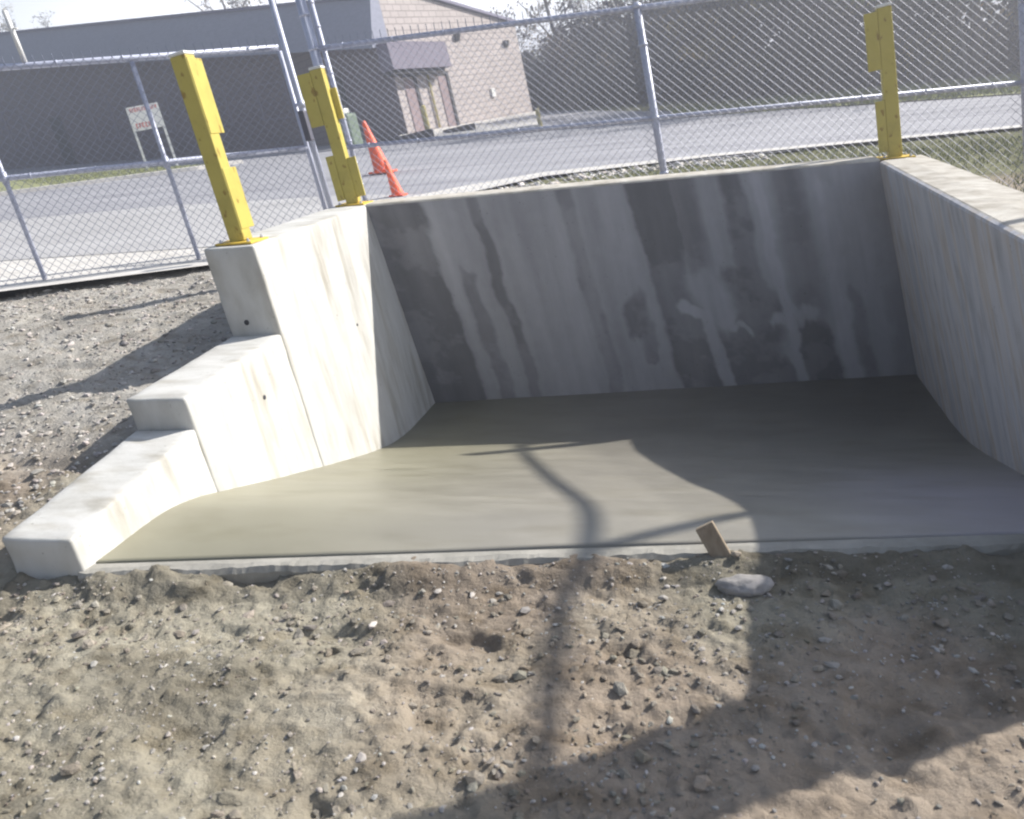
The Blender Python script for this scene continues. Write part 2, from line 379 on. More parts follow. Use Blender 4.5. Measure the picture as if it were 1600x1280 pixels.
# pit
pit = (GX > -2.78) & (GX < 1.38) & (GY > se + 0.10) & (GY < ylim(GX))
C = np.where(pit, -2.75, C)
wallin = ((GX > -2.90) & (GX <= -2.78) & (GY > 2.45) & (GY < 6.75))
C = np.where(wallin, np.minimum(C, -1.75), C)
nx, ny = len(xs), len(ys)
Z = C + K * np.clip(GX, -70, 70)
gv = np.stack([GX.ravel(), GY.ravel(), Z.ravel()], 1)
idx = np.arange(nx * ny).reshape(ny, nx)
gf = np.stack([idx[:-1, :-1].ravel(), idx[:-1, 1:].ravel(), idx[1:, 1:].ravel(), idx[1:, :-1].ravel()], 1)
def npmesh(name, verts, faces, mat, smooth=True):
    me = bpy.data.meshes.new(name)
    k = faces.shape[1]
    me.vertices.add(len(verts)); me.vertices.foreach_set('co', verts.astype(np.float32).ravel())
    me.loops.add(faces.size); me.loops.foreach_set('vertex_index', faces.astype(np.int32).ravel())
    me.polygons.add(len(faces)); me.polygons.foreach_set('loop_start', np.arange(0, faces.size, k, dtype=np.int32))
    me.polygons.foreach_set('loop_total', np.full(len(faces), k, dtype=np.int32))
    me.update(calc_edges=True)
    me.polygons.foreach_set('use_smooth', np.full(len(faces), smooth))
    me.materials.append(mat)
    o = bpy.data.objects.new(name, me); COL.objects.link(o); return o
def tint(o, rgb):
    a = o.data.color_attributes.new("tint", 'FLOAT_COLOR', 'POINT')
    rgba = np.ones((len(o.data.vertices), 4), np.float32); rgba[:, :3] = rgb
    a.data.foreach_set('color', rgba.ravel())
ground = npmesh("ground", gv, gf, m_dirt)
tag(ground, kind="structure")
t = np.ones((ny, nx, 3))
pink = sstep(-0.3, 0.4, fbm(GX * 1.1, GY * 1.1, 71, 3))[..., None]
t = t * (1 - pink) * np.array([0.98, 1.0, 0.93]) + t * pink * np.array([1.06, 0.98, 0.92])
gr = ((GX < -2.9) * sstep(2.8, 3.6, GY))[..., None]                                  # greyer crushed stone on the bank
t = t * (1 - gr) + gr * np.array([1.22, 1.28, 1.36])
wet = sstep(0.1, 0.5, fbm(GX * 1.8, GY * 2.2, 77, 3))[..., None]; t = t * (1 - 0.22 * wet)
damp = (tr > 0.25)[..., None] * 0.25; t = t * (1 - damp)  # darkened strip stands for the slab's shadow on the dirt at its foot
gg = sstep(8.6, 9.4, GY)[..., None]; t = t * (1 - gg) + gg * np.array([0.50, 0.56, 0.36])
tint(ground, t.reshape(-1, 3))

def gz(x, y):
    """ground height at a point"""
    c = float(level(x, y)); return c

def sheet(name, poly, lift, mat, kind="structure", step=None):
    """a flat lying sheet over the far ground plane, cut into strips so that it follows the slope"""
    bm = bmesh.new()
    vs = [bm.verts.new((x, y, 0)) for x, y in poly]
    f = bm.faces.new(vs)
    ylo = min(p[1] for p in poly); yhi = max(p[1] for p in poly)
    for yc in [8.2, 12, 20, 30, 45, 70]:
        if ylo < yc < yhi:
            bmesh.ops.bisect_plane(bm, geom=bm.verts[:] + bm.edges[:] + bm.faces[:], plane_co=(0, yc, 0), plane_no=(0, 1, 0))
    for xc in (-70, 70):
        bmesh.ops.bisect_plane(bm, geom=bm.verts[:] + bm.edges[:] + bm.faces[:], plane_co=(xc, 0, 0), plane_no=(1, 0, 0))
    for v in bm.verts:
        v.co.z = -1.0 + 0.032 * (min(max(v.co.y, 8.2), 70) - 8.2) + lift + site(v.co.x)
    bmesh.ops.triangulate(bm, faces=bm.faces[:])
    bmesh.ops.recalc_face_normals(bm, faces=bm.faces[:])
    for f in bm.faces:
        if f.normal.z < 0: f.normal_flip()
    me = bpy.data.meshes.new(name); bm.to_mesh(me); bm.free(); me.materials.append(mat)
    o = bpy.data.objects.new(name, me); COL.objects.link(o); tag(o, kind=kind); return o

sheet("asphalt_lot", [(-90, 7.55), (-3.3, 7.55), (-3.15, 10.8), (-2.42, 12.3), (4.27, 13.5), (16, 15.2), (40, 19), (70, 24), (70, 27), (14, 20.3), (6.7, 21.1), (2.9, 23.2), (1.2, 27), (-1.6, 31), (-4.6, 38), (-14, 60), (-90, 60)], 0.034, m_asph)
sheet("worn_pavement", [(-90, 7.6), (-3.35, 7.6), (-3.2, 10.6), (-5, 11.6), (-8.67, 12.26), (-11.82, 12.0), (-20, 12.6), (-90, 14)], 0.046, m_lot)
# kerb shoulder of broken pale concrete along the near side of the road
kb = [(-3.6, 9.9), (-3.0, 10.9), (-2.35, 12.0), (0, 12.85), (4.27, 13.35), (16, 15.0), (16, 15.25), (4.27, 13.7), (0, 13.25), (-2.5, 12.6), (-3.4, 11.6), (-4.2, 10.4)]
sheet("road_shoulder", kb, 0.052, m_curb)
sheet("grass_verge", [(-0.6, 25.5), (2.0, 24.2), (2.9, 23.3), (6.7, 21.2), (14, 20.4), (40, 23), (40, 36), (9.2, 29.3), (5.5, 29.6), (1.0, 30.5), (-1.5, 32)], 0.060, m_grassy)
sheet("planted_verge", [(-17.8, 18.6), (-15.6, 20.4), (-14.0, 21.9), (-14.9, 23.4), (-19, 24.9), (-26.5, 28.0), (-60, 40), (-60, 32)], 0.085, m_grassy)
sheet("gate_strip", [(-9, 3.4), (-5.75, 5.55), (-3.4, 6.75), (-3.4, 7.50), (-9, 7.50)], 0.052, m_curb)

def prism(name, poly, z0, z1, mat, **kw):
    b = MB(); n = len(poly)
    base = len(b.v)
    for x, y in poly: b.v.append(P(x, y, z0(x, y) if callable(z0) else z0))
    for x, y in poly: b.v.append(P(x, y, z1(x, y) if callable(z1) else z1))
    b.f.append(tuple(range(n))); b.f.append(tuple(range(n, 2 * n)))
    for i in range(n): b.f.append((i, (i + 1) % n, n + (i + 1) % n, n + i))
    return b
fl_ = lambda x, y: -1.0 + 0.032 * (max(y, 8.2) - 8.2)
k1 = prism("kerb", [(-17.47, 18.17), (-15.6, 20.0), (-13.9, 21.5), (-13.2, 22.9), (-13.5, 23.0), (-14.2, 21.75), (-15.75, 20.25), (-17.6, 18.45), (-60, 31.9), (-60, 31.5)], lambda x, y: fl_(x, y) - 0.1, lambda x, y: fl_(x, y) + 0.13, m_curb)
o = k1.build("kerb", m_curb, origin=P(-15, 20, -0.6)); tag(o, kind="structure")
# raised apron at the foot of the end wall
A0 = Vector((-9.8, 28.1, 1.187)); EU = Vector((0.35, 0.94, 0)).normalized(); EN = Vector((EU.y, -EU.x, 0)); FU = Vector((-EU.y, EU.x, 0)); FN = -EU
B0 = A0 + EU * 8.24; B0.z = 1.144
def on_end(t, out, h):
    p = A0 + EU * t + EN * out; p.z = A0.z + (B0.z - A0.z) * t / 8.24 + h; return p
ap = MB()
q0, q1 = on_end(-0.4, -0.1, -0.004), on_end(8.7, -0.1, -0.004)
a1, b1 = Vector((-9.1, 26.2, 0)), Vector((-5.25, 27.75, 0))
a1.z = fl_(0, a1.y) + site(a1.x) + 0.10; b1.z = fl_(0, b1.y) + site(b1.x) + 0.10
a1b, b1b = a1.copy(), b1.copy(); a1b.z -= 0.4; b1b.z -= 0.4
e1 = on_end(8.7, 0.0, -0.004)
ap.hexa([a1b, b1b, q1 + Vector((0, 0, -1.2)), q0 + Vector((0, 0, -1.2)), a1, b1, q1, q0])
o = ap.build("apron", m_curb, origin=a1, bevel=0.03); tag(o, kind="structure")

# ---------------------------------------------------------------- the pit floor
def floor_c(y):
    prof = ([2.0, 2.88, 3.05, 3.35, 3.79, 4.3, 4.94, 5.35, 5.75, 7.0], [-1.54, -1.54, -1.565, -1.655, -1.80, -1.955, -2.14, -2.235, -2.28, -2.29])
    yy = np.linspace(2, 7, 400); cc = np.interp(yy, *prof); ker = np.ones(25) / 25
    cs = np.convolve(np.pad(cc, 12, mode='edge'), ker, 'valid')
    return np.interp(y, yy, cs)
def se_(x): return 2.37 + (x + 2.55) * 0.118
fx = np.linspace(-2.75, 2.2, 150); nyf = 170
tt = np.linspace(0, 1, nyf)
FX, TT = np.meshgrid(fx, tt)
FY = se_(FX) + 0.084 + (7.02 - se_(FX) - 0.084) * TT
FC = floor_c(FY) + 0.006 * fbm(FX * 1.5, FY * 1.5, 9, 3)
fv = [P(a, b, c) for a, b, c in zip(FX.ravel(), FY.ravel(), FC.ravel())]
nfx = len(fx)
ff = [(j * nfx + i, j * nfx + i + 1, (j + 1) * nfx + i + 1, (j + 1) * nfx + i) for j in range(nyf - 1) for i in range(nfx - 1)]
# skirt so that the slab has thickness
base = len(fv)
ring = [i for i in range(nfx)] + [j * nfx + nfx - 1 for j in range(1, nyf)] + [(nyf - 1) * nfx + i for i in range(nfx - 2, -1, -1)] + [j * nfx for j in range(nyf - 2, 0, -1)]
for i in ring: fv.append(fv[i] + Vector((0, 0, -0.16)))
n = len(ring)
for i in range(n): ff.append((ring[i], base + i, base + (i + 1) % n, ring[(i + 1) % n]))
low = len(fv)
for i in range(nfx * nyf): fv.append(fv[i] + Vector((0, 0, -0.16)))
ff += [(low + j * nfx + i, low + (j + 1) * nfx + i, low + (j + 1) * nfx + i + 1, low + j * nfx + i + 1) for j in range(nyf - 1) for i in range(nfx - 1)]
dock = empty("dock_floor_slab", P(-0.8, 4.0, -1.9), "smooth damp grey-brown concrete slab sloping down between the three retaining walls", "concrete slab")
slab = link("slab", fv, ff, m_slab, dock)
slab.data.polygons.foreach_set('use_smooth', [True] * len(slab.data.polygons))
va = np.array([(v[0], v[1]) for v in fv])
backdark = sstep(4.6, 6.2, va[:, 1] + 0.5 * fbm(va[:, 0] * 1.2, va[:, 1] * 2, 4, 3))  # slab colour darkens towards the back wall
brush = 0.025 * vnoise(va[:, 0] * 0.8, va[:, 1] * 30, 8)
st = 1 - 0.42 * backdark + brush + 0.14 * fbm(va[:, 0] * 1.3, va[:, 1] * 2.2, 14, 4)
sky_sheen = 0.55 * sstep(-0.1, 1.0, va[:, 0] + 0.35 * fbm(va[:, 0] * 1.5, va[:, 1] * 1.5, 33, 3)) * (1 - sstep(3.4, 5.0, va[:, 1]))  # bluish sky reflection painted into the slab colour at the right front
st += sky_sheen
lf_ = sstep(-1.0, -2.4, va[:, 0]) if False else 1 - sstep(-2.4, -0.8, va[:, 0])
rgb = np.stack([st * (1 - 0.01 * lf_), st, st * (0.96 - 0.15 * lf_ + 0.45 * sky_sheen)], 1)
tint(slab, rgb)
# front edge strip poured against a form: a step of its own with a dark groove behind it
fe = MB(); ev = []
xsn = np.linspace(-2.62, 2.2, 260)
def fr(x, yy, c, s): return P(x, yy + 0.014 * float(fbm(x * 7, s * 0.2, 51, 4, 0.7)), c + (0.010 if s < 3 else 0.004) * float(fbm(x * 9, s * 0.3 + 3, 57, 4, 0.7)))
rows = []
for x in xsn:
    y0 = se_(x)
    rows.append([fr(x, y0 + 0.012, -1.75, 0), fr(x, y0, -1.565, 1), fr(x, y0 + 0.012, -1.545, 2), fr(x, y0 + 0.04, -1.54, 4), P(x, y0 + 0.072, -1.542), P(x, y0 + 0.076, -1.75)])
for r in rows: fe.v += r
for i in range(len(rows) - 1):
    for k in range(5):
        fe.f.append((i * 6 + k, (i + 1) * 6 + k, (i + 1) * 6 + k + 1, i * 6 + k + 1))
m_edge = noisy("slab_edge_concrete", [(0.3, (0.27, 0.26, 0.23)), (0.6, (0.37, 0.355, 0.32)), (0.8, (0.46, 0.44, 0.40))], 5, 0.8, 7, bump=0.4, bscale=40, bdist=0.006)
o = fe.build("edge_strip", m_edge, dock, bevel=0.0)

# ---------------------------------------------------------------- the three retaining walls
# back wall, its stains laid out over the face
LT, LB, RT, RB = P(-2.60, 6.08, -0.54), P(-2.60, 6.42, -2.42), P(1.16, 6.69, -0.55), P(1.37, 6.93, -2.42)
def seg(u, v, pts, w, soft=0.4):
    """distance mask along a polyline in face coordinates (u 0..1 left to right, v 0..1 top to bottom)"""
    best = np.full_like(u, 1e9)
    W_ = 3.9; H_ = 1.75
    for (a, b), (c, d) in zip(pts[:-1], pts[1:]):
        ax, ay, bx, by = a * W_, b * H_, c * W_, d * H_
        px, py = u * W_ - ax, v * H_ - ay
        dx, dy = bx - ax, by - ay
        tq = np.clip((px * dx + py * dy) / (dx * dx + dy * dy + 1e-9), 0, 1)
        best = np.minimum(best, np.hypot(px - dx * tq, py - dy * tq))
    return 1 - sstep(w * (1 - soft), w * (1 + soft), best)
nu, nv = 460, 170
U, V = np.meshgrid(np.linspace(0, 1, nu), np.linspace(0, 1, nv))
wu = U + 0.012 * fbm(U * 10, V * 5, 60, 5, 0.62); wv = V + 0.07 * fbm(U * 30, V * 0.8, 66, 3, 0.6) + 0.03 * fbm(U * 14, V * 9, 67, 4, 0.6)
# (u,v) of image points: u from the top edge 575..1375 to the bottom edge 680..1435
def uv(px, py):
    top = lambda a: (575 + 800 * a, 325 - 75 * a); bot = lambda a: (680 + 755 * a, 630 - 45 * a)
    a = 0.5; b = 0.5
    for _ in range(40):
        tx, ty = top(a); bx, by = bot(a)
        b = (py - ty) / (by - ty); x = tx + (bx - tx) * b; a += (px - x) / 790.0
    return a, b
def pl(*p): return [uv(*q) for q in p]
dark = np.zeros_like(U)
def D(pts, w, k, soft=0.4):
    global dark
    dark = np.maximum(dark, k * seg(wu, wv, pl(*pts), w, soft * 0.6))
D([(575, 250), (600, 330), (640, 420), (680, 520), (705, 600), (715, 635)], 0.27, 1.0, 0.12)
D([(590, 330), (650, 345)], 0.14, 0.9, 0.3)
D([(735, 260), (752, 325), (778, 400), (812, 510), (845, 615)], 0.045, 0.75, 0.6)
D([(735, 410), (760, 500), (790, 580), (800, 620)], 0.055, 0.6, 0.6)
D([(880, 240), (900, 320), (930, 430), (955, 540), (972, 600)], 0.06, 0.6, 0.6)
D([(995, 455), (1005, 490)], 0.09, 0.75, 0.5); D([(1020, 500), (1028, 535)], 0.06, 0.6, 0.5)
D([(1010, 240), (1030, 320), (1062, 440), (1095, 540), (1112, 600)], 0.16, 0.95, 0.22)
D([(1055, 240), (1075, 340), (1100, 420), (1120, 520), (1135, 600)], 0.13, 0.6, 0.6)
D([(1135, 230), (1150, 290), (1175, 390), (1190, 440)], 0.085, 0.8, 0.5)
D([(1175, 520), (1190, 560), (1235, 590)], 0.25, 1.0, 0.3)
D([(1160, 430), (1190, 460), (1190, 520)], 0.18, 0.85, 0.4)
D([(1235, 230), (1245, 340), (1262, 430), (1270, 460)], 0.11, 0.5, 0.8)
D([(1275, 510), (1290, 560), (1295, 590)], 0.15, 1.0, 0.3)
D([(1330, 440), (1345, 520), (1365, 580)], 0.08, 0.6, 0.6)
D([(1400, 300), (1415, 450), (1425, 590)], 0.14, 0.40, 0.7)
D([(700, 630), (1100, 612), (1435, 588)], 0.03, 0.45, 0.9)
light = np.zeros_like(U)
def Lt(pts, w, k, soft=0.4):
    global light
    light = np.maximum(light, k * seg(wu, wv, pl(*pts), w, soft))
Lt([(1190, 280), (1212, 380), (1238, 480), (1263, 595)], 0.042, 1.0, 0.4)
Lt([(1290, 280), (1305, 400), (1322, 490), (1345, 590)], 0.065, 1.0, 0.4)
Lt([(1075, 460), (1105, 470), (1125, 520), (1150, 600)], 0.06, 1.0, 0.35)
Lt([(1110, 420), (1130, 470)], 0.14, 0.9, 0.4)
Lt([(1140, 455), (1150, 490), (1175, 492)], 0.035, 0.9, 0.5)
Lt([(1215, 478), (1275, 468)], 0.05, 1.0, 0.5)
dk = dark * (1 - light)
general = 0.10 * fbm(U * 5, V * 1.2, 80, 4) + 0.20 * fbm(U * 30, V * 0.8, 84, 4) + 0.05 * fbm(U * 60, V * 30, 86, 2)
blotch = sstep(-0.1, 0.35, fbm(U * 9, V * 5, 93, 5, 0.65)); dk = np.clip(dk * (0.72 + 0.45 * blotch), 0, 1)
val = (1 - 0.50 * dk) * (1 + general) * (1 + 0.16 * light)
bw = MB()
for v_, u_ in zip(V.ravel(), U.ravel()):
    top = LT.lerp(RT, u_); bot = LB.lerp(RB, u_)
    bw.v.append(top.lerp(bot, v_))
for j in range(nv - 1):
    for i in range(nu - 1):
        bw.f.append((j * nu + i, (j + 1) * nu + i, (j + 1) * nu + i + 1, j * nu + i + 1))
wall_b = empty("retaining_wall", P(-0.7, 6.6, -2.3), "stained grey concrete wall across the back of the pit, dark wet patches running down it", "retaining wall")
fb = bw.build("wall_face", m_back, wall_b, bevel=-1)
fb.data.polygons.foreach_set('use_smooth', [True] * len(fb.data.polygons))
tint(fb, np.stack([val.ravel()] * 3, 1) * np.array([1.0, 1.0, 1.03]))
cp = MB(); T = 0.33
yv = Vector((0, 1, 0))
def offs(p, d, c): return Vector((p.x, p.y + d, p.z + c))
cl, cr = LT.copy(), RT.copy()
prof = [(0.0, -0.002), (0.006, 0.012), (0.02, 0.02), (0.15, 0.022), (T - 0.02, 0.02), (T, 0.0), (T + 0.12, -1.9), (0.34, -1.9)]
NS = 60
for i in range(NS + 1):
    p = cl.lerp(cr, i / NS)
    for k, (d, c) in enumerate(prof):
        wob = 0.003 * float(vnoise(i * 0.7, k * 1.3, 5)) if k in (1, 2, 3, 4) else 0
        cp.v.append(offs(p, d, c + wob))
m_ = len(prof)
for i in range(NS):
    for k in range(m_ - 1):
        cp.f.append((i * m_ + k, (i + 1) * m_ + k, (i + 1) * m_ + k + 1, i * m_ + k + 1))
cp.f.append(tuple(range(m_))); cp.f.append(tuple(NS * m_ + k for k in range(m_)))
o = cp.build("wall_cap", m_cap, wall_b, bevel=0)

# left stepped wall
wall_l = empty("stepped_retaining_wall", P(-2.76, 4.2, -1.9), "sunlit pale concrete wall stepping down in three tiers along the left of the pit", "retaining wall")
def tier(name, y0, y1, c0a, c1a, bot, x0=-2.93, x1=-2.60, mat=None, dx=0.0):
    b = MB()
    b.hexa([P(x0 - dx, y0, bot), P(x1, y0, bot), P(x1, y1, bot), P(x0 - dx, y1, bot),
            P(x0, y0, c0a), P(x1, y0, c0a), P(x1, y1, c1a), P(x0, y1, c1a)])
    o = b.build(name, mat or m_left, wall_l, bevel=0.014, seg=2)
    bm = bmesh.new(); bm.from_mesh(o.data)
    for _ in range(5):
        ed = [e for e in bm.edges if e.calc_length() > 0.07]
        if not ed: break
        bmesh.ops.subdivide_edges(bm, edges=ed, cuts=1, use_grid_fill=True)
    bmesh.ops.triangulate(bm, faces=bm.faces[:])
    for v in bm.verts:
        w = v.co + o.location
        k = float(fbm(w.y * 9 + w.x * 4, w.z * 9 + w.x * 5, 12, 3, 0.6)); v.co += v.normal * 0.0045 * k
    bm.to_mesh(o.data); bm.free()
    o.data.polygons.foreach_set('use_smooth', [True] * len(o.data.polygons))
    return o
tier("wall_section", 4.33, 6.44, -0.555, -0.525, -2.6)
tier("wall_section", 3.30, 4.329, -1.135, -1.09, -2.6)
tier("wall_section", 2.375, 3.299, -1.40, -1.295, -2.6)
# form tie plugs
for (x, y, c, r, ax) in ((-2.80, 4.328, -1.01, 0.017, 'y'), (-2.598, 3.95, -1.36, 0.013, 'x'), (-2.598, 5.35, -1.3, 0.010, 'x')):
    b = MB(); d = Vector((0, -1, 0)) if ax == 'y' else Vector((1, 0, 0))
    p = P(x, y, c)
    b.tube([p - d * 0.01, p + d * 0.0015, p + d * 0.0018], [r, r, r * 0.7], 12)
    b.build("tie_plug", m_rubber, wall_l)

# right wall
wall_r = empty("retaining_wall", P(1.3, 4.7, -1.9), "long concrete wall with vertical brown and grey streaks on the right side of the pit", "retaining wall")
b = MB(); NY = 44; NZ = 6
ylist = np.linspace(6.69, 2.46, NY)
prof_pts = []
for i, y in enumerate(ylist):
    s = (6.69 - y) / 4.23
    xt = 1.16 - 0.13 * s; xb = 1.37 - 0.07 * s
    yb = y + 0.24 * (1 - s)
    top_c = -0.55 - 0.07 * s
    pr = []
    for k in range(NZ + 1):
        f_ = k / NZ
        pr.append(P(xb + (xt - xb) * f_, yb + (y - yb) * f_, -2.6 + (top_c - 0.02 + 2.6) * f_))
    pr.append(P(xt + 0.006, y, top_c - 0.006)); pr.append(P(xt + 0.022, y, top_c))
    b.v += pr
m_ = NZ + 3
for i in range(NY - 1):
    for k in range(m_ - 1):
        b.f.append((i * m_ + k, (i + 1) * m_ + k, (i + 1) * m_ + k + 1, i * m_ + k + 1))
# end face
fe_idx = [(NY - 1) * m_ + k for k in range(m_)]
b.v += [P(1.36, 2.46, -0.62), P(1.38, 2.46, -2.6)]
b.f.append(tuple(fe_idx + [len(b.v) - 2, len(b.v) - 1]))
o = b.build("wall_face", m_right, wall_r, bevel=0)
b = MB(); 
for i in range(NY):
    y = ylist[i]; s = (6.69 - y) / 4.23; xt = 1.16 - 0.13 * s; dc = -0.07 * s
    w = 0.010 * float(vnoise(y * 6, 1, 8))
    yo = y + (0.33 * max(0, 1 - i / 3.0))
    b.v += [P(xt + 0.022, y, dc - 0.55), P(xt + 0.03, y, dc - 0.546 + 0.002 * float(vnoise(y * 9, 3, 8))), P(xt + 0.17, y, dc - 0.543 + 0.006 * float(vnoise(y * 9, 5, 8))), P(xt + 0.345 + w, yo, dc - 0.552), P(xt + 0.36 + w, yo, dc - 0.575), P(xt + 0.38 + w, yo, -2.6)]
for i in range(NY - 1):
    for k in range(5): b.f.append((i * 6 + k, (i + 1) * 6 + k, (i + 1) * 6 + k + 1, i * 6 + k + 1))
b.f.append(tuple((NY - 1) * 6 + k for k in range(6)))
b.build("wall_cap", m_cap, wall_r, bevel=0)

# low front tiers of the right wall, just out of the picture's right edge
def rtier(y0, y1, c):
    b = MB(); b.box(1.08, 1.40, y0, y1, -2.6, c); return b.build("wall_section", m_left, wall_r, bevel=0.014)
b = MB(); b.hexa([P(1.10, 6.955, -2.6), P(1.49, 6.955, -2.6), P(1.49, 7.03, -2.6), P(1.10, 7.03, -2.6), P(1.10, 6.955, -0.565), P(1.49, 6.955, -0.565), P(1.49, 7.03, -0.565), P(1.10, 7.03, -0.565)])  # corner blocks added behind the faces to keep the sun from leaking in
b.build("corner_block", m_right, wall_r)
b = MB(); b.box(1.41, 1.485, 6.55, 6.954, -2.6, -0.575); b.build("corner_block", m_right, wall_r)
rtier(2.21, 2.459, -1.30)

# ---------------------------------------------------------------- yellow guard posts on the walls
def bollard(name, x, y, c, h, label, plates, yaw=0.0, tube=0.05, cap=True):
    base = P(x, y, c)
    t_ = empty(name, base, label, "bollard", "yellow steel posts bolted to the tops of the pit walls")
    ax = Vector((math.cos(yaw), math.sin(yaw), 0)); ay = Vector((-math.sin(yaw), math.cos(yaw), 0)); az = Vector((0, 0, 1))
    b = MB(); b.obox(base, ax, ay, az, -tube, tube, -tube, tube, 0.012, h - 0.02); b.build("post", m_yellow, t_, bevel=0.006)
    for (a0, a1, b0, b1, c0, c1) in plates:
        b = MB(); b.obox(base, ax, ay, az, a0, a1, b0, b1, c0 * h, c1 * h); b.build("side_plate", m_yellow, t_, bevel=0.003)
    # base plate with nuts, follows the wall top
    b = MB(); g = Vector((1, 0, K)).normalized(); gn = g.cross(Vector((0, 1, 0)))
    b.obox(base, g, Vector((0, 1, 0)), gn, -0.12, 0.12, -0.105, 0.105, 0.001, 0.013)
    bp_ = b.build("base_plate", m_plate, t_, bevel=0.002)
    for sx in (-0.09, 0.09):
        for sy in (-0.08, 0.08):
            b = MB(); q = base + g * sx + Vector((0, sy, 0)) + gn * 0.0132
            b.lathe(q, [(0.011, 0), (0.011, 0.009), (0.005, 0.010), (0.005, 0.02)], 6)
            b.build("anchor_bolt", m_galv, t_)
    if cap:
        b = MB(); b.obox(base, ax, ay, az, -tube - 0.002, tube + 0.002, -tube - 0.002, tube + 0.002, h - 0.0195, h)
        b.build("cap", m_white, t_, bevel=0.006)
    return t_
tb = 0.048
bollard("bollard", -2.765, 4.50, -0.553, 1.08, "yellow steel post on the pier of the stepped wall, brightly sunlit on its right side",
        [(tb + 0.0005, tb + 0.006, -tb + 0.004, tb + 0.055, 0.58, 0.965), (tb + 0.0005, tb + 0.006, -tb + 0.004, tb + 0.055, 0.07, 0.40)])
bollard("bollard", -2.76, 6.24, -0.53, 1.04, "yellow steel post at the back left corner of the pit, beside the orange cones",
        [(-0.150, -tb - 0.0005, -tb - 0.006, -tb + 0.03, 0.60, 0.97), (-0.110, -tb - 0.0005, -tb - 0.006, -tb + 0.03, 0.05, 0.38),
         (tb + 0.0005, tb + 0.07, -tb + 0.01, -tb + 0.03, 0.05, 0.34), (tb + 0.0005, tb + 0.045, tb - 0.02, tb + 0.012, 0.62, 0.84)], yaw=0.10, tube=tb)
bollard("bollard", 1.30, 6.86, -0.55, 1.07, "yellow steel post at the back right corner, on the stained back wall's end",
        [(-0.135, -tb - 0.0005, -tb - 0.006, -tb + 0.02, 0.60, 0.965), (-0.110, -tb - 0.0005, -tb - 0.006, -tb + 0.02, 0.06, 0.40)], yaw=-0.05, tube=tb)
bollard("bollard", 1.22, 2.62, -0.615, 1.07, "yellow steel post on the near end of the right wall, past the picture's right edge",
        [(-0.17, -tb - 0.0005, -tb - 0.006, -tb + 0.02, 0.02, 0.965), (tb + 0.0005, 0.17, -tb - 0.006, -tb + 0.02, 0.02, 0.965)], tube=tb, yaw=-0.9)

# ---------------------------------------------------------------- chain link fence
def wires(p0, p1, c0, c1, spikes=True, r=0.0020, pitch=0.074, off=0.0):
    """woven wire between two plan points, from level c0 to c1"""
    a = Vector((p0[0], p0[1], 0)); d = Vector((p1[0] - p0[0], p1[1] - p0[1], 0)); Lh = d.length; d.normalize()
    nrm = Vector((-d.y, d.x, 0)); H = c1 - c0
    b = MB()
    def at(u, v, o): 
        q = a + d * u + nrm * (o + off); q.z = site(q.x) + c0 + v; return q
    k0 = -int(H / pitch) - 1
    for k in range(k0, int(Lh / pitch) + 1):
        u0 = k * pitch
        ua, va_ = (u0, 0) if u0 >= 0 else (0, -u0)
        ub, vb = (u0 + H, H) if u0 + H <= Lh else (Lh, Lh - u0)
        if ub - ua > 0.01: b.tube([at(ua, va_, r), at(ub, vb, r)], r, 3, False)
        u1 = u0 + H
        # falling set
        ua, va_ = (u0, H) if u0 >= 0 else (0, H + u0)
        ub, vb = (u0 + H, 0) if u0 + H <= Lh else (Lh, H - (Lh - u0))
        if ub - ua > 0.01: b.tube([at(ua, va_, -r), at(ub, vb, -r)], r, 3, False)
        if spikes and 0 <= u0 <= Lh:
            b.tube([at(u0, H - 0.01, 0), at(u0 + 0.004, H + 0.06, 0)], r * 1.9, 3, False)
    return b
def rail(pts, r): 
    b = MB(); b.tube(pts, r, 10); return b
def ties(b, p0, p1, c, r, n):
    for i in range(n):
        s = (i + 0.5) / n; x = p0[0] + (p1[0] - p0[0]) * s; y = p0[1] + (p1[1] - p0[1]) * s
        q = P(x, y, c); d = Vector((p1[0] - p0[0], p1[1] - p0[1], 0)).normalized()
        b.tube([q - d * 0.006, q + d * 0.006], r + 0.004, 8)

fence = empty("chain_link_fence", P(-0.4, 7.85, -1.0), "grey chain link fence with pipe rails behind the back wall, reaching the right edge", "fence")
FY0, FY1 = (-3.47, 7.86), (2.52, 7.85)
wires((-3.42, 7.86), (2.50, 7.85), -0.98, 0.83, off=-0.035).build("wire_mesh", m_wire, fence, bevel=-1)
for nm, c, r in (("top_rail", 0.80, 0.024), ("middle_rail", -0.115, 0.021)):
    b = rail([P(-3.47, 7.86, c), P(2.52, 7.85, c)], r); ties(b, (-3.4, 7.86), (2.5, 7.85), c, r, 12)
    b.build(nm, m_galv, fence, smooth=True)
for x, h in ((-0.44, 0.80), (2.50, 1.22)):
    b = rail([P(x, 7.85, -1.35), P(x, 7.85, h)], 0.034 if x < 0 else 0.04); b.lathe(P(x, 7.85, h), [(0.042, 0), (0.042, 0.02), (0.02, 0.045)], 12)
    for cc in (-0.115, 0.5, -0.6): b.tube([P(x, 7.85, cc - 0.012), P(x, 7.85, cc + 0.012)], 0.041, 12)
    b.build("fence_post", m_galv, fence, smooth=True)
b = rail([P(-3.45, 7.86, -1.3), P(-3.45, 7.86, 1.45)], 0.048)
for cc in (-0.8, -0.115, 0.3, 0.80, 1.1): b.tube([P(-3.45, 7.86, cc - 0.014), P(-3.45, 7.86, cc + 0.014)], 0.054, 14)
b.build("terminal_post", m_galv, fence, smooth=True)
b = rail([P(-3.36, 7.88, -0.98), P(-3.36, 7.88, 1.45)], 0.024)
